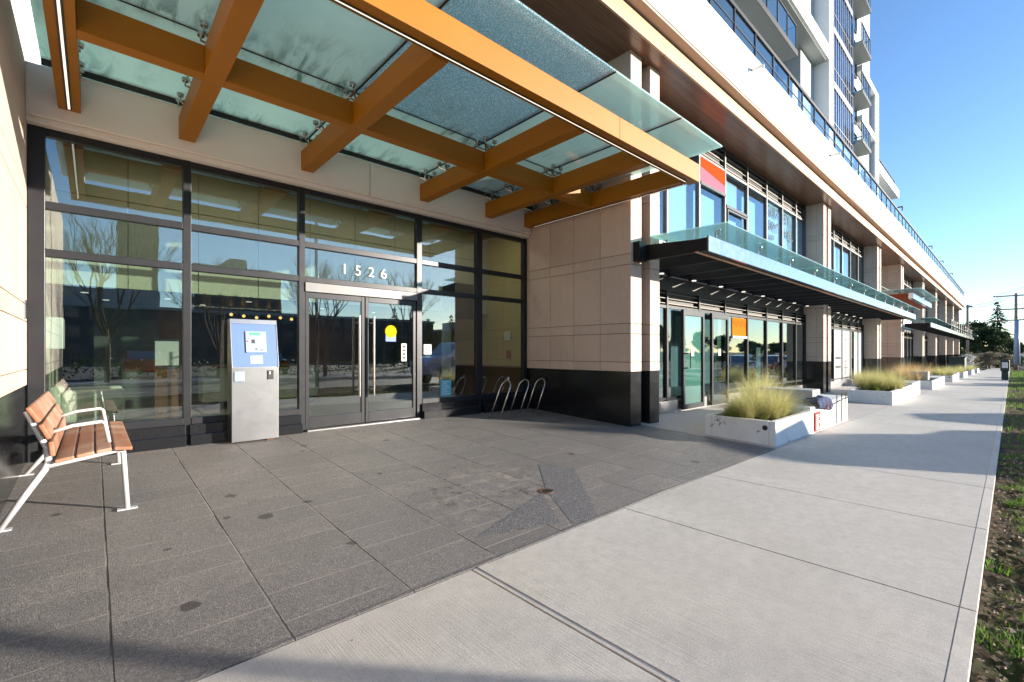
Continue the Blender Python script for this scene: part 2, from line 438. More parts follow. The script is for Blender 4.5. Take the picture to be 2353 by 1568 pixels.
def mat_beam():
    t = NT('golden_brown_beam_paint'); n = t.noise(2, 4); f = t.noise(400, 2)
    c = t.mix(n, (.26,.098,.002), (.33,.125,.004))
    return t.done(t.bsdf(c, .5, .0, spec=.25, nrm=t.bump(f, .05, .001)))
M['beam'] = mat_beam()
M['beam2'] = simple('red_brown_beam_paint', (.34,.055,.015), .6, 0, var=.1, spec=.2)
M['black'] = simple('black_painted_steel', (.010,.010,.012), .55, 0, var=.3, rvar=.15, spec=.25)
M['silver'] = simple('silver_aluminium_fascia', (.40,.44,.54), .16, 1.0, var=.08, rvar=.10)
M['alum'] = simple('dark_anodised_frame', (.026,.027,.031), .36, .4, var=.2, rvar=.15, spec=.35)
M['alumL'] = simple('clear_aluminium_frame', (.40,.40,.41), .3, .85, var=.1, rvar=.15)
M['glass'] = mat_glass('lobby_glass', (.70,.77,.74), .16, 0, .05)
M['sglass'] = mat_glass('shopfront_glass', (.62,.72,.72), .17, 0, .06)
M['wglass'] = mat_glass('upper_window_glass', (.74,.86,.92), .15, 0, .05)
M['tglass'] = mat_glass('tower_glass', (.35,.45,.55), .30, .01, .05)
M['rglass'] = mat_glass('railing_glass', (.80,.92,.94), .06)
M['frost'] = mat_canopy_glass('frosted_canopy_glass')
M['crack'] = mat_canopy_glass('crazed_canopy_glass', crackle=True)
M['cglass'] = mat_canopy_glass('shop_canopy_glass', dirt=False, tint=(.55,.85,.84), ops=(.45,.42,.38))
M['blind'] = simple('white_window_film', (.66,.70,.71), .9, var=.05, vscale=2)
M['film'] = simple('pale_green_door_film', (.36,.66,.52), .45, var=.12, vscale=3)
M['cream'] = simple('cream_lobby_panel', (.50,.49,.37), .7, var=.06, vscale=1.2)
M['partn'] = simple('olive_grey_partition', (.09,.095,.08), .5, var=.15)
M['pfilm'] = simple('printed_white_film', (.40,.41,.40), .95, var=.05, spec=.05)
M['ochre'] = simple('ochre_lobby_wall', (.50,.38,.14), .6, var=.08)
M['dark'] = simple('dark_lobby_panel', (.045,.038,.035), .35, var=.3)
M['walnut'] = mat_wood('walnut_lobby_panel', (.10,.05,.025), (.20,.10,.05), 'Z', .6, .35)
M['lfloor'] = simple('lobby_floor_tile', (.33,.30,.25), .22, var=.12, vscale=2)
M['counter'] = simple('pale_counter', (.55,.57,.48), .4, var=.05)
M['leather'] = simple('cream_leather', (.72,.70,.60), .5, var=.07, bump=.2)
M['slat'] = mat_wood('weathered_orange_slat', (.22,.085,.04), (.34,.15,.08), 'Y', .8, .6, fade=(.42,.30,.23))
M['steel'] = mat_steel('brushed_steel')
M['steel2'] = mat_steel('satin_tube_steel', .25, (.55,.53,.50))
M['blue'] = simple('blue_panel_enamel', (.07,.14,.34), .5, .0, var=.14, vscale=5)
M['bluegrey'] = simple('blue_grey_plastic', (.22,.30,.42), .4, var=.1, vscale=20)
M['paper'] = simple('white_paper', (.62,.62,.60), .9, var=.03, spec=.1)
M['alumM'] = simple('mid_grey_aluminium', (.13,.13,.135), .45, .3, var=.15, rvar=.15)
M['dkletter'] = simple('dark_grey_lettering', (.10,.11,.12), .95, var=.1, spec=.05)
M['slatl'] = simple('bronze_louvre_blade', (.16,.14,.125), .55, .3, var=.15)
M['ink'] = simple('black_ink', (.02,.02,.02), .6)
M['red'] = simple('red_paint', (.36,.02,.015), .9, var=.1)
M['orange'] = simple('orange_window_graphic', (.42,.045,.003), .9, var=.06, spec=.08)
M['pink'] = simple('pink_window_graphic', (.42,.12,.17), .9, var=.06, spec=.08)
M['amber'] = simple('amber_window_graphic', (.42,.125,.003), .9, var=.12, vscale=9, spec=.08)
M['yellow'] = simple('yellow_sticker', (.42,.33,.01), .9, var=.05, spec=.05)
M['cyan'] = simple('pale_blue_notice', (.08,.40,.55), .8, var=.08, vscale=8)
M['green'] = simple('green_sign', (.05,.40,.16), .5)
M['soil'] = mat_soil()
M['pot'] = simple('planting_soil', (.05,.035,.025), .95, bump=.8, bscale=40)
M['asphalt'] = simple('asphalt', (.055,.055,.058), .85, var=.2, vscale=4, bump=.5, bscale=150)
M['grassA'] = mat_leaf('feather_grass_blade', (.72,.62,.34), (.44,.46,.14), .5)
M['grassG'] = mat_leaf('feather_grass_base', (.16,.26,.04), (.30,.36,.08), .4)
M['grassR'] = mat_leaf('bronze_grass_blade', (.60,.40,.20), (.68,.54,.28), .45)
M['turf'] = mat_leaf('turf_blade', (.07,.20,.02), (.20,.34,.04), .4)
M['needle'] = mat_leaf('conifer_needles', (.020,.042,.020), (.05,.085,.035), .15)
M['leafd'] = mat_leaf('evergreen_leaf', (.022,.045,.016), (.06,.09,.03), .2)
M['hedge'] = mat_leaf('hedge_leaf', (.04,.07,.02), (.10,.12,.04), .25)
M['dry'] = mat_leaf('dry_shrub_leaf', (.16,.14,.09), (.26,.22,.15), .2)
M['bark'] = simple('grey_bark', (.12,.095,.075), .9, var=.3, vscale=8, bump=.6, bscale=30)
M['wpole'] = simple('weathered_pole_timber', (.26,.19,.14), .85, var=.25, vscale=4, bump=.5, bscale=40)
M['led'] = mat_emit('warm_light_strip', (1.0,.82,.66), .55)
M['bulb'] = mat_emit('warm_bulb', (1.0,.55,.18), 1.1)
M['spot'] = mat_emit('downlight', (1.0,.93,.80), .5)
M['rust'] = simple('rusty_metal', (.10,.05,.025), .9, var=.5, vscale=14)
M['navy'] = simple('navy_cloth', (.018,.034,.10), .9, var=.3, vscale=30, bump=.4, bscale=50)
M['bin'] = simple('dark_green_plastic', (.012,.03,.03), .45)
M['rubber'] = simple('tyre_rubber', (.02,.02,.02), .8)
M['twhite'] = simple('white_tower_panel', (.82,.82,.80), .6, var=.03)
M['tgrey'] = simple('grey_tower_wall', (.40,.44,.48), .7, var=.06)
M['tsoff'] = simple('grey_green_balcony_soffit', (.42,.44,.40), .8, var=.05)

# ================================================================== SETTING: ground
def sheet(name, mat, xs, ys, dz, kind='structure'):
    mb = MB()
    for i in range(len(xs)-1):
        for j in range(len(ys)-1):
            p = [(xs[i],ys[j]),(xs[i+1],ys[j]),(xs[i+1],ys[j+1]),(xs[i],ys[j+1])]
            mb.quad(*[(x,y,gz(x,y)+dz) for x,y in p])
    return mb.build(name, mat, kind=kind)
sheet('ground', M['soil'], [-1500,-60,4,150,1500], [-1500,-40,2.18,6.78,400,1500], -.22)
sheet('road', M['asphalt'], [-300,4,150,900], [-11.4,-4.0], -.17)
sheet('parking_lot', M['asphalt'], [-60,4,60], [-60,-15.5], -.15)
mb = MB()
for k in range(-40, 90):
    x = k*3.0; mb.gbox(x, x+1.4, -7.76, -7.64, -.168, -.164)
mb.build('road_marking', M['paper'], kind='structure')
mb = MB(); mb.gbox(-60,4,-4.15,-4.0,-.3,-.02); mb.gbox(4,150,-4.15,-4.0,-.3,-.02); mb.gbox(-60,4,-11.55,-11.4,-.3,-.02); mb.gbox(4,150,-11.55,-11.4,-.3,-.02)
mb.build('kerb', M['edge'], kind='structure')
mb = MB(); mb.gbox(-60,4,-14.2,-11.56,-.3,-.02); mb.gbox(4,150,-14.2,-11.56,-.3,-.02)
mb.build('far_pavement', M['conc2'], kind='structure')

# verge of bare soil with an uneven surface, then grass tufts
def verge():
    mb = MB(); rnd = random.Random(3)
    xs = []; x = -3.0
    while x < 100:
        xs.append(x); x += .055 if 1.5 < x < 9 else (.2 if x < 25 else 1.2)
    ys = [.112-.055*j for j in range(26)] + [-1.45,-1.9,-2.6,-3.4,-4.0]
    idx = {}
    for i, x in enumerate(xs):
        for j, y in enumerate(ys):
            h = 0 if j == 0 else rnd.uniform(-.026,.022) - .016
            idx[i,j] = len(mb.v); mb.v.append((x + rnd.uniform(-.012,.012), y, gz(x,y) + h - (.02 if j else .03)))
    for i in range(len(xs)-1):
        for j in range(len(ys)-1):
            mb.f.append((idx[i,j+1], idx[i+1,j+1], idx[i+1,j], idx[i,j])); mb.m.append(0)
    return mb.build('verge_soil', M['soil'], smooth=True, kind='structure')
verge()

def blade(mb, p, h, lean, wid, m=0, seg=3, droop=1.5, az=None):
    az = random.uniform(0, 2*math.pi) if az is None else az
    d = Vector((math.cos(az), math.sin(az), 0)); s = Vector((-d.y, d.x, 0)); p = Vector(p)
    prev = None
    for i in range(seg+1):
        t = i/seg; q = p + d*lean*(t**droop) + Vector((0,0,h*(t - .28*lean/max(h,.01)*t*t)))
        ww = wid*(1-t*.92)
        a = q - s*ww*.5; b = q + s*ww*.5
        if prev:
            mb.quad(prev[0], prev[1], b, a, m)
        prev = (a, b)

def verge_grass():
    mb = MB(); rnd = random
    tufts = []
    for _ in range(90): tufts.append((rnd.uniform(2.9, 10), rnd.uniform(-1.0, .06)))
    tufts += [(rnd.gauss(4.0,.35), rnd.gauss(-.28,.09)) for _ in range(16)] + [(rnd.gauss(3.35,.2), rnd.gauss(-.18,.07)) for _ in range(14)] + [(rnd.gauss(7.4,.5), rnd.gauss(-.25,.12)) for _ in range(14)]
    tufts += [(3.25,-.02),(3.35,-.12),(3.5,-.2),(3.7,-.06),(3.4,-.3),(3.55,-.35),(3.8,-.3),(3.05,.08),(4.1,.07),(3.95,-.25),(4.0,-.33),(6.0,-.02),(6.1,-.08),(6.25,-.15),(8.2,.05),(7.8,-.02)]
    for _ in range(900):
        x = 9 + 70*rnd.random()**1.3; tufts.append((x, rnd.uniform(-2.5,.07)))
    for (x,y) in tufts:
        n = rnd.choice((30,90,150)) if x < 10 else 12; r = rnd.uniform(.03,.14) if x < 10 else rnd.uniform(.15,.5)
        for _ in range(n):
            a = rnd.uniform(0,6.28); q = r*math.sqrt(rnd.random())
            px, py = x+q*math.cos(a), min(y+q*math.sin(a), .10)
            h = rnd.uniform(.02,.075)*(1 if x < 10 else 1.3)
            blade(mb, (px,py,gz(px,py)-.045), h, rnd.uniform(.01,.06), .005 if x < 10 else .012+.0004*x, seg=2)
    return mb.build('verge_grass', M['turf'], kind='stuff')
verge_grass()

def verge_debris():
    mb = MB(); rnd = random.Random(8)
    for _ in range(3200):
        x = 2.6+7*rnd.random()**1.4; y = .09-1.15*rnd.random(); r = rnd.uniform(.003,.013)*(1+.1*x); z = gz(x,y)-.03+rnd.uniform(0,.02)
        p = [Vector((x+r*rnd.uniform(.6,1.6)*math.cos(a), y+r*rnd.uniform(.6,1.6)*math.sin(a), z+rnd.uniform(-.3,.3)*r)) for a in (0,1.6,3.1,4.7)]
        t = Vector((x,y,z+r*rnd.uniform(.4,1.1)))
        for i in range(4): mb.tri(p[i], p[(i+1)%4], t)
    return mb.build('verge_debris', M['debris'], kind='stuff')
M['debris'] = mat_leaf('soil_clods_and_dead_leaves', (.06,.04,.028), (.40,.31,.21), .0, .9)
verge_debris()
# sidewalk slabs with real joints
def sidewalk():
    mb = MB(); xs = [1.66+1.59*k for k in range(-20, 63)]
    mb2 = MB(); mbj = MB()
    for a, b in zip(xs[:-1], xs[1:]):
        g = .006
        if abs(a-1.66) < .01: pass
        mb.gbox(a+g, b-g, .1788, 2.17, -.12, .0)
        mb2.gbox(a+g, b-g, .115, .178, -.14, .0015)
        # raised tooled rib beside the joint
    mb.gbox(1.70, 1.78, .1795, 2.17, .0005, .004)
    mbj.gbox(-30, 4, .12, 2.172, -.2, -.009); mbj.gbox(4, 101, .12, 2.172, -.2, -.009)
    o = mb.build('sidewalk', M['conc'], bevel=.0025, kind='structure')
    mb2.build('sidewalk_edge', M['edge'], bevel=.003, kind='structure')
    mbj.build('sidewalk_joint_base', M['joint'], kind='structure')
sidewalk()
def ramp_slab(name, mat, x0, x1, y0, y1, top, nx=8):
    mb = MB()
    for i in range(nx):
        a = x0+(x1-x0)*i/nx; b = x0+(x1-x0)*(i+1)/nx; mb.gbox(a, b, y0, y1, -.3, top)
    return mb.build(name, mat, kind='structure')
mb = MB(); mb.gbox(-8, 4, 2.178, 6.85, -.3, .0); mb.gbox(4, 6.9, 2.178, 6.85, -.3, .0); mb.gbox(-8,4,2.178,2.196,.0005,.003)
mb.build('plaza_paving', M['plaza'], kind='structure')
# darker wedges: thin sheets over the plaza by the drain
t_ = NT('dark_wedge_pavers'); n_ = t_.noise(150,2,.6); c_ = t_.mix(t_.ramp(n_,[(.56,0),(.64,.8)]), t_.mix(t_.ramp(t_.noise(45,5,.75),[(.38,0),(.6,1)]), (.05,.052,.06),(.12,.118,.124)), (.5,.49,.47))
M['plaza2'] = t_.done(t_.bsdf(c_, .6, nrm=t_.bump(t_.math('ADD', n_, t_.noise(90,4,.7)), .45, .006)))
def wedge(pts):
    mb = MB(); n = len(pts); mb.v = [(x,y,gz(x,y)+.0012) for x,y in pts]; mb.f = [tuple(range(n))]; mb.m = [0]; return mb
mb = wedge([(3.60,3.50),(4.60,2.20),(2.64,2.20),(3.06,2.88)])
w2 = wedge([(2.98,2.86),(2.60,2.30),(1.95,2.50)]); k = len(mb.v); mb.v += w2.v; mb.f.append(tuple(k+i for i in range(3))); mb.m.append(0)
mb.build('paving_wedge', M['plaza2'], kind='structure')
d_ = thing('floor_drain', 'small rusty drain hole in the dark plaza pavers near the sidewalk', 'drain', (3.04,2.86,gz(3.04,2.86)))
mb = MB(); mb.tube([(3.04,2.86,gz(3.04,2.86)-.01),(3.04,2.86,gz(3.04,2.86)+.006)], [.075,.07], 20); mb.build('rim', M['rust'], d_)
mb = MB(); mb.tube([(3.05,2.84,gz(3.04,2.86)+.004),(3.05,2.84,gz(3.04,2.86)+.009)], [.045,.045], 14); mb.build('grate', M['ink'], d_)
mb = MB(); x = 6.905
while x < 76:
    mb.gbox(x, x+1.85, 2.178, 4.86, -.3, -.004); x += 1.856
mb.build('shop_walkway', M['conc2'], bevel=.004, kind='structure')

# ================================================================== BUILDING (podium)
B = thing('podium_building', 'two-storey stone and glass podium with white parapet along the sidewalk', 'building', (6.55, 4.8, 0))
def stone_X(mb, X, s, cols, rows, th=.03, gap=.007):
    """panels on plane X (facing s*X)"""
    for y0, y1 in zip(cols[:-1], cols[1:]):
        for z0, z1 in zip(rows[:-1], rows[1:]):
            a, b = (X, X+s*th) if s > 0 else (X+s*th, X)
            mb.box(a, b, y0+gap/2, y1-gap/2, z0+gap/2, z1-gap/2)
def stone_Y(mb, Y, s, cols, rows, th=.03, gap=.007):
    for x0, x1 in zip(cols[:-1], cols[1:]):
        for z0, z1 in zip(rows[:-1], rows[1:]):
            a, b = (Y, Y+s*th) if s > 0 else (Y+s*th, Y)
            mb.box(x0+gap/2, x1-gap/2, a, b, z0+gap/2, z1-gap/2)
ROWS = [.96,1.12,1.60,1.77,2.75,2.93,3.90,4.08,5.05,5.23,6.30]
# left wall (X = -0.5)
mb = MB(); mb.box(-.9, -.53, -.6, 6.74, .96, 4.17); mb.build('stone_wall_core', M['joint'], B)
mb = MB(); stone_X(mb, -.53, 1, [6.74-.61*k for k in range(12,-1,-1)], [.96,1.12,1.60,1.77,2.75,2.93,4.17])
mb.build('stone_wall', M['stone'], B, bevel=.003)
mb = MB(); mb.box(-.9, -.505, -.6, 6.74, -.1, .955)
for k in range(7):
    pass
mb.build('plinth', M['granite'], B)
mb = MB(); mb.box(-.498,-.487, 6.42,6.55,1.62,1.80, 0)
v_ = mb.build('wall_vent', M['silver'], B)
mb = MB()
for k in range(6): mb.box(-.4868,-.483, 6.435,6.535,1.635+.026*k,1.649+.026*k)
mb.build('vent_slats', M['ink'], v_)
# white wall set back above the left wall and storey wall above the lobby
mb = MB(); mb.box(-8, -.42, 6.78, 7.1, 4.172, 12); mb.build('upper_wall', M['white'], B)
mb = MB(); mb.box(-.42, 6.50, 6.80, 7.1, 4.18, 4.7); mb.build('spandrel', M['tgrey'], B)
def window_unit(x0, x1, y, z0, z1, parent, fm, gm, fw=.05, dep=.08, name='window', backing=None):
    mb = MB(); mb.box(x0,x0+fw,y-dep,y,z0,z1); mb.box(x1-fw,x1,y-dep,y,z0,z1); mb.box(x0+fw,x1-fw,y-dep,y,z0,z0+fw); mb.box(x0+fw,x1-fw,y-dep,y,z1-fw,z1)
    f = mb.build(name, fm, parent)
    mb = MB(); mb.box(x0+fw,x1-fw,y-dep*.6,y-dep*.6+.012,z0+fw,z1-fw); mb.build('pane', gm, f)
    if backing:
        mb = MB(); mb.box(x0+fw,x1-fw,y-.012,y-.004,z0+fw,z1-fw); mb.build('blind', backing, f)
    return f
for k in range(5): window_unit(-.40+1.38*k, -.40+1.38*k+1.36, 6.80, 4.7, 6.28, B, M['alum'], M['tglass'])
# header over the lobby glazing
mb = MB(); mb.box(-.50, 3.085, 6.56, 6.86, 3.66, 4.17); mb.box(3.095, 6.52, 6.56, 6.86, 3.66, 4.17); mb.box(-.50,6.52,6.60,6.86,3.60,3.658)
mb.build('header', M['header'], B, bevel=.006)

# return wall (X = 6.55) and first pillar
YC = [4.265+.6*k for k in range(5)]
mb = MB(); mb.box(6.585, 6.9, 4.30, 6.9, .96, 6.30); mb.build('return_wall_core', M['joint'], B)
mb = MB(); stone_X(mb, 6.585, -1, [4.265]+[4.87,5.47,6.06,6.66,6.9], ROWS, th=.033)
mb.build('stone_wall', M['stone'], B, bevel=.003)
mb = MB(); mb.box(6.556, 6.87, 4.262, 6.9, -.05, .955); mb.build('plinth', M['granite'], B)
PX_ = [6.55, 18.05, 27.15, 34.0, 43.4, 51.7, 60.2, 68.4, 76.7]
def pillar(X, first=False, wide=.92):
    g = gz(X,4.3); depth = 4.86
    core = MB(); core.box(X+.03, X+wide-.03, 4.44, depth, .96+g*.5, 6.30)
    rows = ROWS
    p = MB()
    for a, b in ((X, X+.33), (X+.60, X+wide)):
        stone_Y(p, 4.25, 1, [a, b], rows, th=.2)
    stone_Y(p, 4.44, 1, [X+.33, X+.60], rows, th=.02)
    if not first: stone_X(p, X, 1, [4.45, 4.86], rows, th=.028)
    stone_X(p, X+wide, -1, [4.45, 4.86], rows, th=.028)
    o = p.build('pillar', M['stone'], B, bevel=.003)
    core.build('pillar_core', M['joint'], o)
    q = MB(); q.box(X+.004, X+.326, 4.256, 4.86, g-.2, .955); q.box(X+.604, X+wide-.004, 4.256, 4.86, g-.2, .955); q.box(X+.326, X+.604, 4.45, 4.86, g-.2, .955)
    q.build('plinth', M['granite'], o, bevel=.004)
    return o
for i, X in enumerate(PX_): pillar(X, first=(i==0))
# deep second entrance recess: wall on X = 34
mb = MB(); mb.box(34.03, 34.4, 4.86, 8.5, .5, 6.3); mb.build('return_wall_core', M['joint'], B)
mb = MB(); stone_X(mb, 34.03, -1, [4.86,5.47,6.07,6.67,7.27,7.87,8.5], ROWS); mb.build('stone_wall', M['stone'], B, bevel=.003)
mb = MB(); mb.box(34.0, 34.4, 4.87, 8.5, -.6, .95); mb.build('plinth', M['granite'], B)
# soffit, orange fascia, taupe step, white parapet band
XA, XB = -8.0, 77.7
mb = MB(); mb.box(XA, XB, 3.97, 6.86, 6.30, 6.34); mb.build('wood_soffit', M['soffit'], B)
mb = MB()
x = XA
while x < XB-.1:
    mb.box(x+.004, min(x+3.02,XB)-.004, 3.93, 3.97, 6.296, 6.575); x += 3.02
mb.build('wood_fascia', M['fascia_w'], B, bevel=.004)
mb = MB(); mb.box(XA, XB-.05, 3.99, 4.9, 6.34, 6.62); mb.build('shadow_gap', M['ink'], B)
mb = MB()
mb.hexa([(XA,3.76,6.60),(XB,3.76,6.60),(XB,4.2,6.62),(XA,4.2,6.62),(XA,3.76,6.64),(XB,3.76,6.64),(XB,4.2,6.64),(XA,4.2,6.64)])
mb.build('taupe_underside', M['taupe'], B)
mb = MB(); mb.box(XA, XB, 3.74, 4.05, 6.645, 7.64); mb.box(XA, XB, 3.735,4.06,7.641,7.67); mb.build('white_parapet', M['white'], B, bevel=.01)
mb = MB(); mb.box(XA, XB, 4.05, 22, 6.62, 7.3); mb.build('terrace_slab', M['planter'], B)
mb = MB(); mb.box(77.62, 77.75, 4.86, 22, -1.2, 6.3); mb.build('end_wall', M['white'], B)
for k, x in enumerate([10.35,16.66,24.5,31.3,38.0,44.8,51.5,58.3,65,72]):
    mb = MB(); mb.box(x, x+.05, 3.50, 3.74, 7.28, 7.33); mb.box(x, x+.05, 3.50, 3.53, 7.24, 7.28); mb.build('scupper', M['alumL'], B)
# terrace railing
mb = MB(); mb.box(XA+2, XB-.1, 3.82, 3.88, 8.36, 8.45); mb.box(XA+2, XB-.1, 3.84, 3.86, 8.03, 8.05)
rl = mb.build('terrace_railing', M['black'], B)
x = 9.72 - 1.13*14; k = 0
mb = MB()
while x < XB-.5:
    mb.box(x-.02, x+.02, 3.83, 3.87, 7.67, 8.36); mb.box(x-.045,x+.045,3.80,3.90,7.67,7.685); x += 1.13
mb.build('railing_posts', M['alum'], rl)
mb = MB(); mb.box(XA+2, XB-.2, 3.846, 3.854, 7.72, 8.34); mb.build('railing_glass', M['rglass'], rl)
# small roof frames standing on the far terrace
for k, x in enumerate([33.0, 47.0, 55.5, 65.0]):
    f = MB(); f.box(x,x+.06,4.6,4.66,7.3,9.35); f.box(x,x+.06,4.05,4.6,9.29,9.35); f.box(x,x+.06,4.05,4.1,9.1,9.29)
    tag(f.build('roof_davit', M['black'], None, bevel=.004), ['black roof davit frame nearest the tower on the terrace','second black roof davit frame along the terrace railing','third black roof davit frame along the terrace railing','farthest small black davit frame on the terrace'][k], 'davit', 'davit frames along the terrace roof')

# ---- lobby glazing
G = MB()
fr = lambda a,b,z0,z1,d=.10: G.box(a,b,6.70,6.70+d,z0,z1)
fr(-.495,-.37,.15,3.60); fr(.79,.87,.18,3.60); fr(2.11,2.19,.18,3.60); fr(3.98,4.08,.18,3.60); fr(5.25,5.38,.18,3.60); fr(6.46,6.55,.18,3.60)
segs = [(-.37,.79),(.87,2.11),(2.19,3.98),(4.08,5.25),(5.38,6.46)]
for a, b in segs:
    G.box(a,b,6.705,6.795,3.52,3.597); G.box(a,b,6.705,6.795,2.77,2.85); G.box(a,b,6.705,6.795,2.28,2.36)
for i, (a, b) in enumerate(segs):
    if i != 2: G.box(a,b,6.69,6.795,.42,.50)
GL = G.build('lobby_curtain_wall', M['alum'], B, bevel=.004)
for i, (a, b) in enumerate(segs):
    if i != 2:
        mb = MB(); mb.prism([(0,6.60,.10),(0,6.60,.30),(0,6.66,.30),(0,6.66,.42),(0,6.85,.42),(0,6.85,.10)], (a-.02,0,0), (b+.02,0,0)); mb.build('stone_sill', M['granite'], B, bevel=.006)
for i, (a, b) in enumerate(segs):
    zz = [(2.85,3.52),(2.36,2.77)] + ([] if i == 2 else [(.50,2.28)])
    for z0, z1 in zz:
        p = MB(); p.box(a,b,6.742,6.754,z0,z1); p.build('pane', M['glass'], GL)
# double door
mb = MB(); mb.box(2.19,3.98,6.68,6.82,2.145,2.275); mb.build('door_head', M['alumM'], B, bevel=.003)
mb = MB(); mb.box(2.19,3.98,6.60,6.90,.178,.20); mb.build('threshold', M['alumL'], B, bevel=.003)
mb = MB(); mb.box(-.49,6.5,6.42,6.6,.12,.181); 
for k, (a, b) in enumerate([(2.20,3.075),(3.09,3.97)]):
    d = MB(); d.box(a,a+.05,6.72,6.77,.21,2.14); d.box(b-.05,b,6.72,6.77,.21,2.14); d.box(a+.05,b-.05,6.72,6.77,2.06,2.14); d.box(a+.05,b-.05,6.72,6.77,.21,.37)
    dd = d.build('entrance_door', M['alum'], B, bevel=.003)
    p = MB(); p.box(a+.05,b-.05,6.74,6.752,.37,2.06); p.build('pane', M['glass'], dd)
    hx = (2.955 if k == 0 else 3.185)
    h = MB(); h.tube([(hx,6.63,.62),(hx,6.63,1.84)], .016, 12); h.tube([(hx,6.63,.72),(hx,6.74,.72)], .011, 8); h.tube([(hx,6.63,1.74),(hx,6.74,1.74)], .011, 8)
    h.build('pull_handle', M['steel2'], dd, smooth=False)
    if k == 1:
        s = MB(); s.tube([(3.52,6.725,1.62),(3.52,6.735,1.62)], .10, 28); st = s.build('round_sticker', M['yellow'], dd)
        s = MB(); s.box(3.43,3.61,6.728,6.737,1.46,1.58); s.build('sticker_base', M['blue'], st)
        s = MB(); s.box(3.71,3.80,6.728,6.737,1.14,1.43); st = s.build('push_label', M['paper'], dd)
        for q in range(4): 
            s = MB(); s.box(3.735,3.775,6.722,6.727,1.18+.06*q,1.215+.06*q); s.build('label_mark', M['ink'], st)
mb = MB(); mb.box(4.13,4.28,6.728,6.738,1.25,1.42); mb.build('paper_notice', M['paper'], GL)
s = MB(); s.box(4.47,4.69,6.728,6.738,.52,.80); st = s.build('blue_notice', M['cyan'], GL)
s = MB()
for q in range(7): s.box(4.50,4.66-.03*(q%3),6.724,6.727,.55+.035*q,.560+.035*q)
s.build('notice_text', M['paper'], st)
text_obj('1526', .215, 'house_number', M['whitem'], B, (2.70,6.700,2.455), .012, 1.95, weight=-.002)

# ---- lobby interior (part of the building)
mb = MB(); mb.box(-.5,7.2,6.86,12.6,.0,.19); mb.build('lobby_floor', M['lfloor'], B)
mb = MB(); mb.box(-.62,-.47,6.86,12.6,.19,4.2); 
mb.build('lobby_side_wall', M['cream'], B)
mb = MB(); mb.box(6.95,7.1,6.86,12.6,.19,4.2); mb.build('lobby_side_wall', M['ochre'], B)
mb = MB(); mb.box(6.93,6.949,6.9,12.5,.19,.98); mb.build('lobby_dado', M['walnut'], B)
mb = MB()
for k in range(9):
    a = -.47+.825*k; 
    for z0, z1 in ((2.18,2.62),(2.625,3.4),(3.405,4.1)): mb.box(a+.004,min(a+.821,6.94),8.4,8.45,z0+.003,z1-.003)
mb.build('lobby_bulkhead', M['cream'], B, bevel=.003)
mb = MB(); mb.box(-.47,6.95,8.45,12.6,2.17,2.3); mb.box(-.47,6.95,6.87,8.39,4.0,4.1); mb.build('lobby_ceiling', M['dark'], B)
mb = MB(); mb.box(-.5,7.1,12.6,12.7,.19,4.2); mb.build('lobby_back_wall', M['dark'], B)
mb = MB(); mb.box(.0,.9,11.0,12.55,.19,2.17); mb.build('lobby_partition', M['partn'], B)
mb = MB(); mb.box(.9,1.35,11.02,12.55,.19,2.17); mb.box(3.6,5.2,11.0,11.2,.19,2.17); mb.build('wood_partition', M['walnut'], B)
mb = MB(); mb.box(4.9,5.9,9.6,9.75,.19,2.16); mb.build('dark_inner_door', M['ink'], B)
for (x,y) in ((-.1,9.2),(.15,10.3),(.9,9.4),(1.5,10.2),(2.0,9.0),(3.4,9.4),(4.6,9.6)):
    mb = MB(); mb.tube([(x,y,2.162),(x,y,2.169)], .045, 14); mb.build('downlight', M['spot'], B)
mb = MB(); mb.box(5.45,6.1,7.9,8.15,2.0,2.75); tag(mb.build('ceiling_screen', M['ink'], None, bevel=.01), 'black wall box hung high in the lobby right of the entrance door', 'screen')
def lobby_lamp(name, loc, sx, sy, power, col):
    l_ = bpy.data.lights.new(name, 'AREA'); l_.shape = 'RECTANGLE'; l_.size = sx; l_.size_y = sy; l_.energy = power; l_.color = col
    o = bpy.data.objects.new(name, l_); C.objects.link(o); o.location = Vector(loc) - world_loc(B); o.parent = B
lobby_lamp('lobby_fill_light', (3.2,7.4,3.95), 6.4, .3, 17, (1,.92,.76))  # unseen area fill, added to brighten the bulkhead panels
lobby_lamp('reception_light', (2.4,9.9,2.12), 2.6, .4, 8, (1,.80,.55))
rc = thing('reception_counter', 'pale reception counter in the lobby behind the steel kiosk', 'counter', (2.6,10.3,.19))
mb = MB(); mb.box(1.5,3.6,10.2,10.7,.34,.98); mb.build('front_panel', M['counter'], rc, bevel=.01)
mb = MB(); mb.box(1.45,3.65,10.15,10.75,.98,1.03); mb.build('worktop', M['walnut'], rc, bevel=.005)
mb = MB(); mb.box(1.55,3.55,10.25,10.65,.19,.34); mb.build('toe_kick', M['ink'], rc)
ar = thing('lobby_armchair', 'cream tub armchair in the lobby behind the left window', 'armchair', (.0,8.1,.19))
mb = MB(); mb.box(-.36,.26,7.85,8.45,.42,.62); mb.build('seat', M['leather'], ar, bevel=.04)
mb = MB(); mb.box(-.40,-.26,7.8,8.5,.40,.88); mb.build('backrest', M['leather'], ar, bevel=.05)
for yy in (7.78, 8.44):
    mb = MB(); mb.box(-.30,.30,yy,yy+.10,.42,.82); mb.build('armrest', M['leather'], ar, bevel=.04)
for (x,y) in ((-.3,7.9),(.22,7.9),(-.3,8.4),(.22,8.4)):
    mb = MB(); mb.tube([(x,y,.19),(x,y,.42)], .014, 8); mb.build('leg', M['ink'], ar)
ns = thing('notice_stand', 'framed white notice on a dark stand inside the lobby', 'notice board', (.85,9.0,.19))
mb = MB(); mb.box(.68,1.02,8.98,9.02,1.02,1.50); mb.build('board', M['ink'], ns)
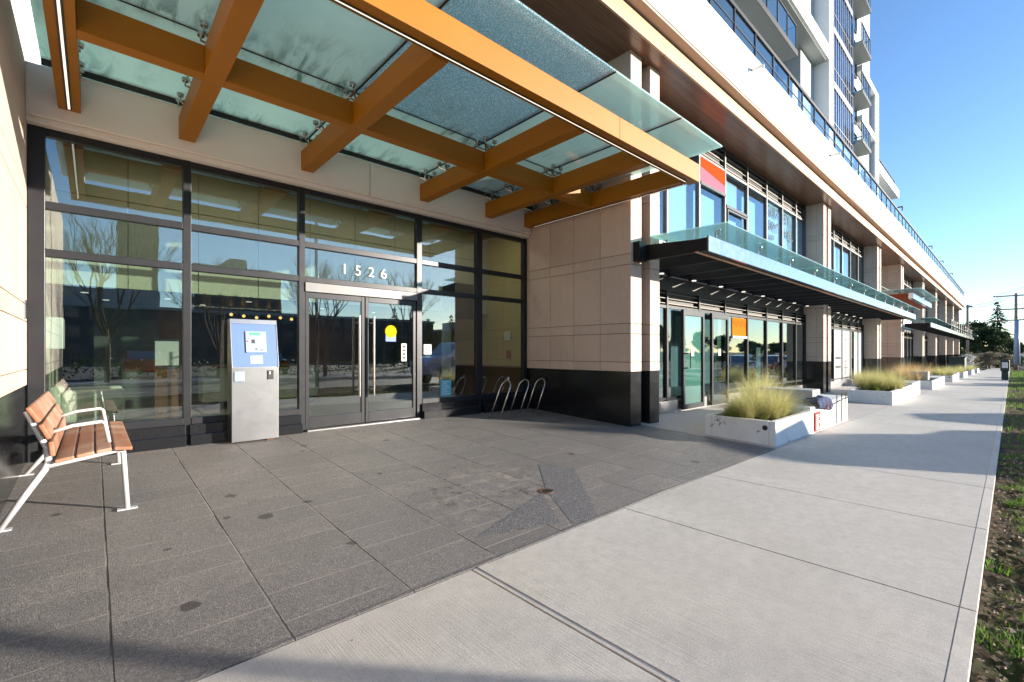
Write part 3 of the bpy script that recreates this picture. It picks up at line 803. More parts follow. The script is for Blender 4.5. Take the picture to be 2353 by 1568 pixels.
mb = MB(); mb.box(.70,1.00,8.97,8.979,1.08,1.46); mb.build('sheet', M['paper'], ns)
mb = MB(); mb.box(.70,1.00,8.99,9.10,.19,1.02); mb.build('pedestal', M['walnut'], ns)
wb = MB(); wb.box(-.468,-.26,7.35,7.75,1.33,1.69); tag(wb.build('wall_box', M['whitem'], None, bevel=.01), 'white box fixed to the cream lobby wall left of the armchair', 'box')
for k, x in enumerate([2.0,2.22,2.45,2.68,2.9,3.12]):
    pl = thing('pendant_lamp', 'warm globe pendant lamp in the row behind the kiosk', 'lamp', (x,10.4,2.17), 'globe pendants over the reception')
    pl['label'] = ['leftmost warm globe pendant over the reception counter','second warm globe pendant from the left over reception','third warm globe pendant from the left over reception','fourth warm globe pendant from the left over reception','fifth warm globe pendant from the left over reception','rightmost warm globe pendant over the reception counter'][k]
    mb = MB(); zz = 2.03 - .02*(k%3)
    n = 8
    for i in range(n):
        pass
    prof = [(x,10.4,zz-.032*math.cos(math.pi*i/8)) for i in range(9)]
    mb.tube(prof, [max(.002,0.032*math.sin(math.pi*i/8)) for i in range(9)], 12); mb.build('globe', M['bulb'], pl, smooth=True)
    mb = MB(); mb.tube([(x,10.4,zz+.04),(x,10.4,2.17)], .004, 6); mb.build('cord', M['ink'], pl)
sg = MB(); sg.box(6.90,6.93,7.6,7.8,1.55,1.75); tag(sg.build('wall_notice', M['paper'], None), 'small white notice on the ochre lobby wall at right', 'notice')
fa = MB(); fa.box(6.88,6.93,7.62,7.72,1.15,1.32); tag(fa.build('fire_alarm', M['red'], None, bevel=.006), 'small red fire alarm on the ochre lobby wall', 'fire alarm')
ps = MB(); ps.box(5.62,5.86,8.4,8.42,.75,1.98); tag(ps.build('door_poster', M['blind'], None), 'tall narrow pale poster in the lobby beside the right mullion', 'poster')

# ---- shop bays
def louvre(x0, x1, y, z0, z1, parent, n=4):
    mb = MB()
    for k in range(n):
        z = z0 + (z1-z0)*(k+.35)/n; mb.box(x0,x1,y-.05,y-.01,z,z+.013)
    o = mb.build('louvre', M['slatl'], parent)
    mb = MB(); mb.box(x0,x1,y+.02,y+.04,z0,z1); mb.build('louvre_backing', M['ink'], o)
YG = 4.86
def bay(x0, x1, muls, lower=True, upper=True):
    g = gz(x0, 4.8)
    # spandrel between the storeys
    mb = MB(); mb.box(x0, x1, YG-.06, YG+.1, 2.86, 3.62); mb.build('spandrel_panel', M['tgrey'], B, bevel=.004)
    mb = MB(); mb.box(x0, x1, YG-.03, YG+.1, 2.56, 2.855); mb.build('bulkhead_panel', M['ink'], B)
    for (z0, z1, kind) in ((g+.0, 2.56, 'low'), (3.62, 6.29, 'up')):
        f = MB()
        for m in muls: f.box(m-.03, m+.03, YG-.10, YG, z0+(.0 if kind=='up' else .02), z1)
        zt = 2.22 if kind == 'low' else 5.76
        zb_ = g+.24 if kind == 'low' else z0
        for a, b in zip(muls[:-1], muls[1:]):
            f.box(a+.03,b-.03,YG-.09,YG-.01,zt-.03,zt+.03)
            f.box(a+.03,b-.03,YG-.09,YG-.01,zb_,zb_+.05)
        fo = f.build('shopfront_frame' if kind == 'low' else 'upper_window_frame', M['alum'] if kind=='low' else M['alumM'], B)
        for a, b in zip(muls[:-1], muls[1:]):
            p = MB(); p.box(a+.03,b-.03,YG-.055,YG-.045,zb_+.05,zt-.03); p.build('pane', M['sglass'] if kind=='low' else M['wglass'], fo)
            louvre(a+.03,b-.03,YG-.02,zt+.03,(2.56 if kind=='low' else 6.20),fo, 3)
        if kind == 'up':
            mb = MB(); mb.box(x0,x1,YG-.09,YG-.01,6.2,6.29); mb.build('head_trim', M['ink'], fo)
        else:
            mb = MB(); mb.gbox(x0,x1,YG-.11,YG+.05,-.1,.24); mb.build('sill', M['alumL'], fo)
M1 = [7.50,8.69,10.12,11.50,12.92,14.34,15.68,17.0,18.02]
def shop_interior(x0, x1):
    g = gz(x0,4.8)
    mb = MB(); mb.box(x0,x1,7.8,7.9,g,6.2); mb.build('shop_back_wall', M['tgrey'], B)
    mb = MB(); mb.box(x0,x1,4.97,7.8,2.9,3.5); mb.box(x0,x1,4.97,7.8,g-.2,g+.03); mb.build('shop_floor_slab', M['planter'], B)
bay(7.47, 18.05, M1); shop_interior(7.47,18.05)
def bayrange(x0, x1, n): return [x0+.03+(x1-x0-.06)*k/n for k in range(n+1)]
M2 = [19.0,20.4,21.72,23.06,24.5,26.0,27.12]
bay(18.97, 27.15, M2); shop_interior(18.97,27.15)
for a, b, n in ((34.92,43.4,6),(44.32,51.7,5),(52.62,60.2,5),(61.12,68.4,5),(69.32,76.7,5)):
    bay(a, b, bayrange(a,b,n)); shop_interior(a,b)
# recess behind the second entrance
mb = MB(); mb.box(27.9,34.0,8.5,8.6,-.6,3.6); mb.build('recess_glazing', M['tglass'], B)
mb = MB(); mb.box(28.07,34.0,8.4,8.6,3.6,6.3); mb.build('recess_wall', M['header'], B)
mb = MB(); mb.box(28.07,34.0,4.42,4.46,4.55,4.60); mb.box(28.07,34.0,4.42,4.46,3.65,3.7); mb.build('recess_rail', M['black'], B)
mb = MB(); mb.box(28.07,28.2,4.9,8.5,-.5,6.3); mb.build('recess_side_wall', M['stone'], B)
# blinds and films behind the first upper windows
def backing(x0,x1,z0,z1,mat,name='window_blind', y=4.95):
    mb = MB(); mb.box(x0,x1,y,y+.015,z0,z1); return mb.build(name, mat, B)
backing(7.75,8.45,3.7,5.7,M['blind']); backing(8.90,9.85,3.7,5.68,M['blind']); backing(10.20,11.28,3.7,5.02,M['blind'])
backing(11.75,12.65,5.0,5.70,M['blind']); backing(11.75,12.6,3.7,4.72,M['blind']); backing(13.0,13.95,3.7,5.52,M['blind'])
for (a,b) in ((14.38,15.63),(15.74,16.95),(17.05,17.5)): backing(a,b,3.7,5.72,M['blind'],'frosted_film',4.862)
backing(17.5,18.0,3.7,5.72,M['cyan'],'frosted_film',4.862)
for (a,b) in ((19.1,20.3),(20.5,21.6),(21.85,22.9),(23.3,24.2)): backing(a,b,3.7,5.6,M['blind'])
# coloured panel and transoms of the first bay's upper storey
mb = MB(); mb.hexa([(10.15,4.752,5.18),(11.47,4.752,5.18),(11.47,4.758,5.18),(10.15,4.758,5.18),(10.15,4.752,5.50),(11.47,4.752,5.36),(11.47,4.758,5.36),(10.15,4.758,5.50)]); mb.build('pink_window_panel', M['pink'], B)
mb = MB(); mb.hexa([(10.15,4.752,5.505),(11.47,4.752,5.365),(11.47,4.758,5.365),(10.15,4.758,5.505),(10.15,4.752,5.73),(11.47,4.752,5.73),(11.47,4.758,5.73),(10.15,4.758,5.73)]); mb.build('orange_window_panel', M['orange'], B)
mb = MB(); mb.box(10.15,11.47,4.74,4.80,5.10,5.17); mb.box(11.53,12.89,4.74,4.80,4.86,4.93)
mb.box(11.60,11.64,4.745,4.795,3.7,4.80); mb.box(12.78,12.82,4.745,4.795,3.7,4.80); mb.box(11.60,12.82,4.745,4.795,4.80,4.84); mb.build('window_transom', M['alum'], B)
LET = dict(depth=.004)
for txt, x, z, s in (('SURR',14.42,5.28,.34),('OPHT',14.42,4.86,.34),('LASER',14.50,4.60,.17),('EY',15.80,5.28,.36),('HAL',15.80,4.86,.36)):
    text_obj(txt, s*1.25, 'window_lettering', M['dkletter'], B, (x,4.78,z), .004, 1.0, sx=.9 if len(txt)>3 else 1.1)
# ground floor doors, films and stickers
for k, (a, b, film) in enumerate([(9.17,10.14,M['film']),(10.53,11.45,None)]):
    g = gz(a,4.8); d = MB(); d.box(a,a+.07,4.66,4.72,g+.03,2.19); d.box(b-.07,b,4.66,4.72,g+.03,2.19); d.box(a+.07,b-.07,4.66,4.72,2.07,2.19); d.box(a+.07,b-.07,4.66,4.72,g+.03,g+.13)
    dd = d.build('shop_door', M['alum'], B, bevel=.003)
    p = MB(); p.box(a+.07,b-.07,4.685,4.695,g+.13,2.07); p.build('pane', M['sglass'], dd)
    if film: p = MB(); p.box(a+.07,b-.07,4.70,4.71,g+.13,2.07); p.build('door_film', film, dd)
    hx = a+.14 if k == 0 else b-.12
    h = MB(); h.tube([(hx-.08,4.66,.95),(hx-.08,4.60,.95),(hx+.04,4.60,.95),(hx+.04,4.60,1.26),(hx-.08,4.60,1.26),(hx-.08,4.66,1.26)], .014, 8); h.build('handle', M['ink'], dd)
    s = MB(); s.box(a+.38,a+.50,4.678,4.683,1.20,1.36); s.build('door_notice', M['paper'], dd)
mb = MB(); mb.box(11.98,12.88,4.790,4.797,1.70,2.17); ap = mb.build('amber_panel', M['amber'], B)
mb = MB()
for k in range(9):
    x = 12.03+.095*k; mb.tri((x,4.788,2.02-.05*(k%3)),(x+.05,4.788,2.02-.05*(k%3)),(x+.03,4.788,2.16-.04*((k+1)%2)))
mb.build('amber_panel_drawing', M['orange'], ap)
mb = MB(); mb.box(11.95,12.91,4.765,4.80,1.64,1.70); mb.build('window_transom', M['alumL'], B)
# second bay: white printed window graphics
for (a,b) in ((21.78,23.02),(23.1,24.44),(24.55,24.78),(25.30,25.96),(26.05,27.0)):
    mb = MB(); mb.box(a,b,4.790,4.798,.1,2.18); gq = mb.build('printed_window_film', M['pfilm'], B)
    if a < 22:
        for z in (.62,.98,1.32):
            m2 = MB(); m2.box(22.05,22.9,4.784,4.788,z,z+.10); m2.build('graphic_bar', M['green'] if z>1.2 else M['dkletter'], gq)
    elif a < 24:
        m2 = MB()
        for i in range(24):
            t0 = math.pi*2*i/24; t1 = math.pi*2*(i+1)/24
            if i in (0,11,12,23): continue
            q = lambda t, r: (23.77+.36*r*math.cos(t), 4.786, 1.35+.52*r*math.sin(t))
            m2.quad(q(t0,1), q(t1,1), q(t1,.86), q(t0,.86))
        m2.build('graphic_ring', M['ink'], gq)
        m2 = MB(); m2.box(23.70,23.84,4.784,4.788,.32,.78); m2.box(23.4,24.15,4.7835,4.7837,.58,.64); m2.build('graphic_cross', M['ink'], gq)
    elif a > 25 and a < 26:
        m2 = MB(); m2.box(25.35,25.9,4.784,4.788,1.86,2.12); m2.build('green_sign_panel', M['green'], gq)
        m2 = MB(); m2.box(25.45,25.8,4.784,4.788,.8,1.2); m2.build('graphic_square', M['tgrey'], gq)
mb = MB(); mb.box(36.6,37.6,4.77,4.795,1.45,2.1); mb.build('window_poster', M['orange'], B)

# ================================================================== CANOPIES
CAN = thing('entrance_canopy', 'golden brown beam canopy with frosted glass over the entrance doors', 'canopy', (3.1,6.5,3.78))
def beam(x0,x1,y0,y1,z0=3.78,z1=4.04,m='beam'):
    mb = MB(); mb.box(x0,x1,y0,y1,z0,z1); return mb.build('beam', M[m], CAN, bevel=.004)
BX = [(-.27,-.10),(.73,.89),(2.09,2.25),(3.95,4.11),(5.33,5.49),(6.33,6.50)]
beam(-.27,4.55,3.10,3.27,3.79,4.05); beam(4.553,6.58,3.10,3.27,3.79,4.05)
for i,(a,b) in enumerate(BX):
    beam(a,b,3.27,6.56)
for (a,_b),(c,_d) in zip(BX[:-1],BX[1:]): beam(_b,c,4.87,5.01,3.782,4.038)
def strip(x0,x1,y0,y1,z=3.78):
    mb = MB(); mb.box(x0,x1,y0,y1,z-.006,z+.0); o = mb.build('light_strip', M['led'], CAN)
    m2 = MB()
    if x1-x0 > y1-y0: m2.box(x0,x1,y0-.014,y0-.002,z-.009,z); m2.box(x0,x1,y1+.002,y1+.014,z-.009,z)
    else: m2.box(x0-.014,x0-.002,y0,y1,z-.009,z); m2.box(x1+.002,x1+.014,y0,y1,z-.009,z)
    m2.build('strip_channel', M['ink'], o)
strip(-.255,6.40,3.215,3.230,3.79); strip(-.195,-.178,3.3,6.50); strip(6.445,6.458,3.28,6.40)
GX = [-.40,.82,2.18,4.04,5.45,6.66]
for i in range(5):
    for j,(y0,y1) in enumerate(((2.80,5.02),(5.03,6.78))):
        mb = MB(); mb.box(GX[i]+.006,GX[i+1]-.006,y0,y1,4.235,4.255)
        mt = M['crack'] if (j == 0 and i == 2) else M['frost']
        mb.build('glass_pane', mt, CAN)
for xg in GX[1:-1]:
    mb = MB(); mb.box(xg-.009,xg+.009,2.80,6.78,4.228,4.262); mb.build('gasket', M['ink'], CAN)
for a, b in zip(GX[:-1], GX[1:]):
    mb = MB(); mb.box(a+.01,b-.01,5.018,5.032,4.229,4.261); mb.build('gasket', M['ink'], CAN)
    mb = MB(); mb.box(a+.01,b-.01,6.545,6.559,4.172,4.26); mb.build('gasket', M['ink'], CAN)
def spider(x, y):
    mb = MB()
    mb.tube([(x,y,4.04),(x,y,4.13)], .018, 8)
    for dx, dy in ((1,1),(1,-1),(-1,1),(-1,-1)):
        px, py = x+dx*.085, y+dy*.085
        mb.tube([(x,y,4.10),(px,py,4.155),(px,py,4.20)], .011, 6); mb.tube([(px,py,4.195),(px,py,4.232)], [.030,.034], 12)
    mb.build('spider_fitting', M['steel2'], CAN)
for (a,b) in BX:
    for y in (3.42,4.94,5.9,6.46): spider((a+b)/2, y)

SC = thing('shop_canopy', 'long black steel canopy with silver fascia and green glass over the shops', 'canopy', (6.85,4.25,2.83))
mb = MB(); mb.box(6.84,28.9,3.08,3.11,2.815,3.055); mb.build('fascia', M['silver'], SC, bevel=.004)
mb = MB(); mb.box(6.845,28.9,3.112,3.24,2.83,3.03); mb.build('front_beam', M['black'], SC)
mb = MB(); mb.box(6.845,28.9,3.242,3.30,2.825,2.84); mb.build('under_trim', M['fascia_w'], SC)
x = 6.86
for k in range(25):
    y1 = 4.76
    if any(px-.05 < x < px+.95 for px in PX_): y1 = 4.25
    mb = MB()
    mb.hexa([(x,3.24,2.835),(x+.07,3.24,2.835),(x+.07,y1,2.835),(x,y1,2.835),(x,3.24,3.03),(x+.07,3.24,3.03),(x+.07,y1,3.10),(x,y1,3.10)])
    mb.build('cross_beam', M['black'], SC); x += .905
mb = MB(); mb.box(6.62,6.84,4.13,4.248,2.80,3.12); mb.build('wall_bracket', M['black'], SC)
mb = MB(); mb.box(7.46,18.05,4.70,4.76,2.86,3.06); mb.box(18.98,27.15,4.70,4.76,2.86,3.06); mb.build('ledger', M['silver'], SC)
x = 7.1
for k in range(12):
    mb = MB(); mb.hexa([(x+.006,2.92,3.26),(x+1.80,2.92,3.26),(x+1.80,4.24,3.29),(x+.006,4.24,3.29),(x+.006,2.92,3.276),(x+1.80,2.92,3.276),(x+1.80,4.24,3.306),(x+.006,4.24,3.306)])
    mb.build('glass_pane', M['cglass'], SC)
    for yy in (3.18, 4.1):
        m2 = MB(); m2.tube([(x+.22,yy,3.03),(x+.22,yy,3.20),(x+.34,yy,3.20),(x+.34,yy,3.262)], .014, 6); m2.tube([(x+.34,yy,3.245),(x+.34,yy,3.262)], .03, 10); m2.build('clamp', M['steel2'], SC)
    x += 1.806
for k in range(14):
    x = 8.2+1.35*k
    if x > 27: break
    if 17.8 < x < 19: continue
    mb = MB(); mb.tube([(x,4.62,2.815),(x,4.62,2.833)], .045, 14); mb.build('downlight', M['spot'], SC)

C3 = thing('far_entrance_canopy', 'red brown canopy with clear glass over the second entrance', 'canopy', (32,4.2,3.78))
mb = MB(); mb.box(28.3,35.6,3.10,3.27,3.79,4.05); mb.build('beam', M['silver'], C3)
for x in (28.3,29.6,31.2,32.8,34.2,35.43):
    mb = MB(); mb.box(x,x+.16,3.27,4.2,3.79,4.04); mb.build('beam', M['beam2'], C3)
mb = MB(); mb.box(28.46,35.43,3.28,4.2,3.80,3.83); mb.build('soffit_panel', M['beam2'], C3)
mb = MB(); mb.box(28.2,36.2,2.80,4.6,4.235,4.255); mb.build('glass_pane', M['cglass'], C3)
C4 = thing('far_shop_canopy', 'farthest black shop canopy carrying standing black letters', 'canopy', (34.9,4.2,2.7))
mb = MB(); mb.box(35.0,79.5,3.08,3.11,2.70,2.95); mb.build('fascia', M['silver'], C4)
mb = MB(); mb.box(35.0,79.5,3.112,3.24,2.71,2.93); mb.build('front_beam', M['black'], C4)
x = 35.0
while x < 79.4:
    mb = MB(); mb.box(x,x+.08,3.24,4.22,2.71,2.93); mb.build('cross_beam', M['black'], C4); x += 1.1
mb = MB(); mb.box(34.9,81,2.92,4.24,3.20,3.22); mb.build('glass_pane', M['cglass'], C4)
# black channel letters standing on the fascia, too far to read
def letter(x, w_, h, strokes, i):
    mb = MB()
    for (a,b,c,d) in strokes: mb.box(x+a*w_, x+b*w_, 3.03, 3.075, 2.96+c*h, 2.96+d*h)
    mb.build('channel_letter', M['ink'], C4)
E_ = [(0,.25,0,1),(.25,1,.82,1),(.25,.8,.42,.58),(.25,1,0,.18)]; I_ = [(.2,.7,0,1)]; L_ = [(0,.25,0,1),(.25,1,0,.18)]; H_ = [(0,.25,0,1),(.75,1,0,1),(.25,.75,.42,.6)]; P_ = [(0,.25,0,1),(.25,.8,.82,1),(.25,.8,.4,.56),(.8,1,.4,1)]
for i,(x,s) in enumerate(zip([47.5,49.6,52.2,54.6,57.0,59.6,62.2,64.8,67.4,70.0,72.6], [P_,H_,E_,I_,I_,L_,E_,H_,I_,I_,E_])): letter(x, 1.6, .78, s, i)

# ================================================================== TOWER
T = thing('residential_tower', 'white residential tower with balconies and glazed corner above the podium', 'building', (29,6.5,7.3))
mb = MB(); mb.box(29.7,41.0,6.85,20,7.3,30); mb.build('tower_core', M['tgrey'], T)
mb = MB(); mb.box(4,28.7,8.2,20,7.3,30); mb.build('loggia_wall', M['tgrey'], T)
mb = MB(); mb.box(28.7,29.45,6.5,9.0,7.3,30); mb.build('white_column', M['twhite'], T, bevel=.01)
mb = MB(); mb.box(22.7,23.4,6.5,7.2,7.3,13.4); mb.build('white_column', M['twhite'], T, bevel=.01)
mb = MB(); mb.box(26.4,28.69,7.2,8.2,7.3,30); mb.build('loggia_side_wall', M['tgrey'], T)
mb = MB(); mb.box(4,28.69,6.5,8.2,16.75,17.5); mb.build('portal_beam', M['twhite'], T, bevel=.01)
mb = MB(); mb.box(4,28.69,6.5,8.2,23.0,23.7); mb.build('portal_beam', M['twhite'], T, bevel=.01)
mb = MB(); mb.box(4,28.69,6.62,8.19,16.70,16.745); mb.build('loggia_soffit', M['tsoff'], T)
FL = [9.85,12.8,15.75,18.7,21.65,24.6,27.5]
# loggia windows
for z in (7.5,10.6,13.7,17.8,20.6):
    x = 5.0
    while x < 26:
        window_unit(x, x+1.55, 8.2, z, z+2.4, T, M['alum'], M['tglass'], .07, .12); x += 1.62
# curtain wall X 29.45..33.8
f = MB()
for k in range(10): f.box(29.5+.47*k, 29.55+.47*k, 6.475, 6.5, 7.3, 30)
for z in FL: f.box(29.5,33.77,6.478,6.5,z+.9,z+.94)
cw = f.build('curtain_wall_mullions', M['alumL'], T)
mb = MB(); mb.box(29.46,33.8,6.5,6.52,7.3,30); mb.build('curtain_glass', M['tglass'], cw)
mb = MB(); mb.box(29.46,33.8,6.53,6.85,7.3,30); mb.build('curtain_backing', M['navy'], cw)
for z in FL:
    mb = MB(); mb.box(29.5,33.8,6.46,6.474,z-.18,z+.18); mb.build('floor_band', M['alumL'], cw)
mb = MB(); mb.box(33.8,34.1,6.45,6.9,7.3,30); mb.build('pale_pier', M['silver'], T)
# projecting balconies
def balcony(x0,x1,y0,y1,z,h=1.1,n=6):
    s = MB(); s.box(x0,x1,y0,y1,z,z+.2); sl = s.build('balcony', M['tsoff'], T)
    e = MB(); e.box(x0-.01,x1+.01,y0-.012,y0-.001,z-.005,z+.22); e.box(x1+.001,x1+.012,y0,y1,z-.005,z+.22); e.build('slab_edge', M['black'], sl)
    r = MB(); r.box(x0,x1,y0+.02,y0+.07,z+.2+h-.05,z+.2+h); r.box(x1-.05,x1,y0+.07,y1,z+.2+h-.05,z+.2+h)
    for k in range(n+1):
        x = x0+(x1-x0-.05)*k/n; r.box(x,x+.045,y0+.022,y0+.065,z+.2,z+.2+h-.05)
    r.build('railing', M['black'], sl)
    g = MB(); g.box(x0+.05,x1-.05,y0+.04,y0+.05,z+.25,z+.2+h-.05); g.box(x1-.03,x1-.02,y0+.07,y1,z+.25,z+.2+h-.05); g.build('railing_glass', M['rglass'], sl)
for z in (13.45,16.4,19.4): balcony(8.0,21.4,5.95,8.19,z,1.1,12)
for z in (10.95,13.9,16.88,19.85,22.85): balcony(34.1,36.55,6.04,6.88,z,1.1,5)
balcony(24.2,28.6,6.55,8.19,10.4,1.1,6)
for z in FL: window_unit(34.2,36.5,6.85,z+.25,z+2.5,T,M['alum'],M['tglass'],.07,.1)
# right portal frame
mb = MB(); mb.box(41.2,42.05,6.5,14,7.3,19.9); mb.build('portal_frame', M['twhite'], T, bevel=.01)
for z0, z1 in ((19.5,19.9),(16.2,16.65)):
    mb = MB(); mb.box(36.7,41.19,6.5,8.2,z0,z1); mb.build('portal_beam', M['twhite'], T, bevel=.01)
mb = MB(); mb.box(41.0,41.19,6.55,14,7.3,19.5); mb.build('portal_side', M['tgrey'], T)
# low white wing
mb = MB(); mb.box(42.06,50.9,6.5,14,14.43,15.1); mb.build('wing_roof', M['twhite'], T, bevel=.01)
mb = MB(); mb.box(42.06,50.0,7.6,14,7.3,14.42); mb.build('wing_wall', M['tgrey'], T)
mb = MB(); mb.box(42.1,49.8,6.6,6.64,15.55,15.6)
for k in range(12): mb.box(42.1+.68*k,42.14+.68*k,6.6,6.64,15.1,15.55)
mb.build('wing_railing', M['black'], T)
x = 42.4
while x < 49.5: window_unit(x,x+1.3,7.6,11.2,14.2,T,M['alum'],M['tglass'],.06,.1); x += 1.36
bx = MB(); bx.box(38.6,39.4,5.0,5.8,7.3,9.6); tag(bx.build('terrace_screen', M['ink'], None), 'black privacy screen on the terrace below the tower frame', 'screen')

# ================================================================== BENCH
BN = thing('park_bench', 'slatted orange wood bench with white metal frame by the left stone wall', 'bench', (-.1,5.35,gz(0,5.35)))
def bz(y): return gz(0,y)
zs = bz(5.35)
def bench_frame(y):
    z0 = bz(y)
    # front leg, seat rail, rear leg sweeping up into back support
    mb = MB()
    P = lambda x,z: (x, y, z)
    mb.tube([P(.19,z0),P(.165,zs+.41),P(.14,zs+.425),P(-.20,zs+.375),P(-.245,zs+.36)], .017, 8)
    mb.tube([P(-.47,z0),P(-.34,zs+.20),P(-.255,zs+.345),P(-.235,zs+.40),P(-.245,zs+.50),P(-.30,zs+.64),P(-.345,zs+.76)], [.018,.021,.022,.021,.019,.017,.015], 8)
    o = mb.build('end_frame', M['bframe'], BN, smooth=True)
    for xa in (.13,-.53): mb = MB(); mb.box(xa,xa+.12,y-.03,y+.03,z0,z0+.008); mb.build('foot_plate', M['bframe'], o)
for y in (4.57, 6.14): bench_frame(y)
# armrests, set in from the ends
for y in (4.80, 5.92):
    mb = MB(); mb.tube([(-.27,y,zs+.56),(-.12,y,zs+.61),(.045,y,zs+.625),(.065,y,zs+.61),(.095,y,zs+.42)], .014, 8); mb.build('armrest', M['bframe'], BN, smooth=True)
# seat slats follow X, lying along Y
def slat(a, b, th=.028, y0=4.50, y1=6.21, ny=1):
    (x0,z0),(x1,z1) = a, b; d = Vector((x1-x0,0,z1-z0)).normalized(); n = Vector((-d.z,0,d.x))*th
    mb = MB()
    mb.hexa([(x0,y0,zs+z0),(x1,y0,zs+z1),(x1,y1,zs+z1),(x0,y1,zs+z0),(x0+n.x,y0,zs+z0+n.z),(x1+n.x,y0,zs+z1+n.z),(x1+n.x,y1,zs+z1+n.z),(x0+n.x,y1,zs+z0+n.z)])
    return mb
for a, b in (((-.20,.388),(-.10,.405)),((-.09,.407),(.005,.422)),((.015,.424),(.10,.435)),((.11,.437),(.215,.425))):
    slat(a,b).build('seat_slat', M['slat'], BN, bevel=.008)
for a, b in (((-.225,.44),(-.235,.545)),((-.24,.56),(-.285,.665)),((-.29,.68),(-.345,.785))):
    s = slat(b,a,.028); s.build('back_slat', M['slat'], BN, bevel=.008)

# ================================================================== KIOSK
K = thing('intercom_kiosk', 'brushed steel intercom kiosk with blue upper panel before the lobby glass', 'kiosk', (1.5,6.5,.175))
x0, x1 = 1.235, 1.765; zb0 = .185
prof = [(0,6.40,zb0),(0,6.40,1.10),(0,6.52,1.705),(0,6.64,1.705),(0,6.64,zb0)]
mb = MB(); mb.prism([(0,y,z) for _,y,z in prof][::-1], (x0,0,0), (x1,0,0)); mb.build('cabinet', M['steel'], K, bevel=.005)
def on_slope(s, d=.0):   # s 0..1 along slope, d outwards
    y = 6.40 + .12*s; z = 1.10 + .605*s; n = Vector((0,-.605,.12)).normalized(); return Vector((0,y,z)) + n*d
def slope_box(xa,xb,sa,sb,d0,d1,name,mat,par,bev=.002):
    p = []
    for d in (d0,d1):
        for (x,s) in ((xa,sa),(xb,sa),(xb,sb),(xa,sb)):
            v = on_slope(s,d); p.append((x,v.y,v.z))
    mb = MB(); mb.hexa(p); return mb.build(name, mat, par, bevel=bev)
slope_box(x0+.012,x1-.012,.015,.90,.001,.008,'blue_panel',M['blue'],K)
slope_box(x0,x1,.90,.998,.001,.012,'top_hood',M['steel'],K)
for xa,xb in ((x0,x0+.010),(x1-.010,x1)): slope_box(xa,xb,.0,.90,.001,.014,'side_trim',M['steel'],K)
kp = slope_box(1.395,1.628,.30,.745,.008,.026,'keypad',M['bluegrey'],K,.004)
slope_box(1.44,1.56,.66,.715,.027,.029,'display',M['green'],kp)
slope_box(1.46,1.50,.49,.57,.027,.029,'speaker_grille',M['dark'],kp)
for i in range(3):
    for j in range(4): slope_box(1.535+.024*i,1.553+.024*i,.47+.035*j,.495+.035*j,.027,.030,'key',M['paper'],kp,0)
slope_box(1.405,1.425,.52,.545,.027,.030,'red_button',M['red'],kp,0)
slope_box(1.50,1.52,.36,.385,.027,.030,'key',M['ink'],kp,0); slope_box(1.555,1.585,.345,.36,.027,.030,'key',M['ink'],kp,0)
sl_ = slope_box(1.445,1.58,.075,.235,.009,.011,'paper_label',M['paper'],K,0)
slope_box(1.505,1.517,.165,.185,.0115,.012,'label_mark',M['ink'],sl_,0)
mb = MB(); mb.box(1.262,1.372,6.388,6.399,.93,1.055); hp = mb.build('access_button', M['bluegrey'], K, bevel=.006)
mb = MB(); mb.tube([(1.315,6.385,1.03),(1.315,6.387,1.03)], .008, 10); mb.tube([(1.312,6.3865,1.018),(1.312,6.3865,.985),(1.335,6.3865,.985),(1.342,6.3865,.962)], .004, 6)
mb.tube([(1.303+.018*math.cos(a*.45+1.4),6.3865,.975+.018*math.sin(a*.45+1.4)) for a in range(11)], .0028, 5)
mb.build('wheelchair_symbol', M['paper'], hp)
mb = MB(); mb.box(1.632,1.702,6.388,6.399,.945,1.06); cr = mb.build('card_reader', M['ink'], K, bevel=.004)
mb = MB(); mb.box(1.652,1.664,6.385,6.3875,1.01,1.045); mb.build('reader_light', M['whitem'], cr)
mb = MB(); mb.box(1.63,1.715,6.41,6.6,.165,.184); mb.build('shim', M['rust'], K)

# ================================================================== BIKE RACKS
def rack(x, y, lab):
    z = gz(x,y); o = thing('bike_rack', lab, 'bike rack', (x,y,z), 'bent steel bike hoops by the return wall')
    h = .50; lean = .30; r = .128
    pts = [(x, y+r, z), (x+lean*.78, y+r, z+h)]
    for i in range(1,12):
        a = math.pi*i/12; pts.append((x+lean*(.78+.22*math.sin(a)), y+r*math.cos(a), z+h+.135*math.sin(a)))
    pts += [(x+lean*.78, y-r, z+h), (x, y-r, z)]
    mb = MB(); mb.tube(pts, .0135, 10); mb.build('hoop', M['steel2'], o, smooth=True)
    for s in (r,-r):
        mb = MB(); mb.tube([(x,y+s,z),(x,y+s,z+.008)], .034, 14); mb.build('base_flange', M['steel2'], o)
    return o
R1 = rack(5.165,6.085,'leftmost leaning steel bike hoop, with a small tag on top')
mb = MB(); mb.box(5.46,5.49,6.07,6.10,gz(5,6)+.645,gz(5,6)+.70); mb.build('tag', M['planter'], R1, bevel=.004)
rack(5.655,6.13,'middle leaning steel bike hoop of the three')
rack(6.145,6.18,'leaning steel bike hoop nearest the black plinth')

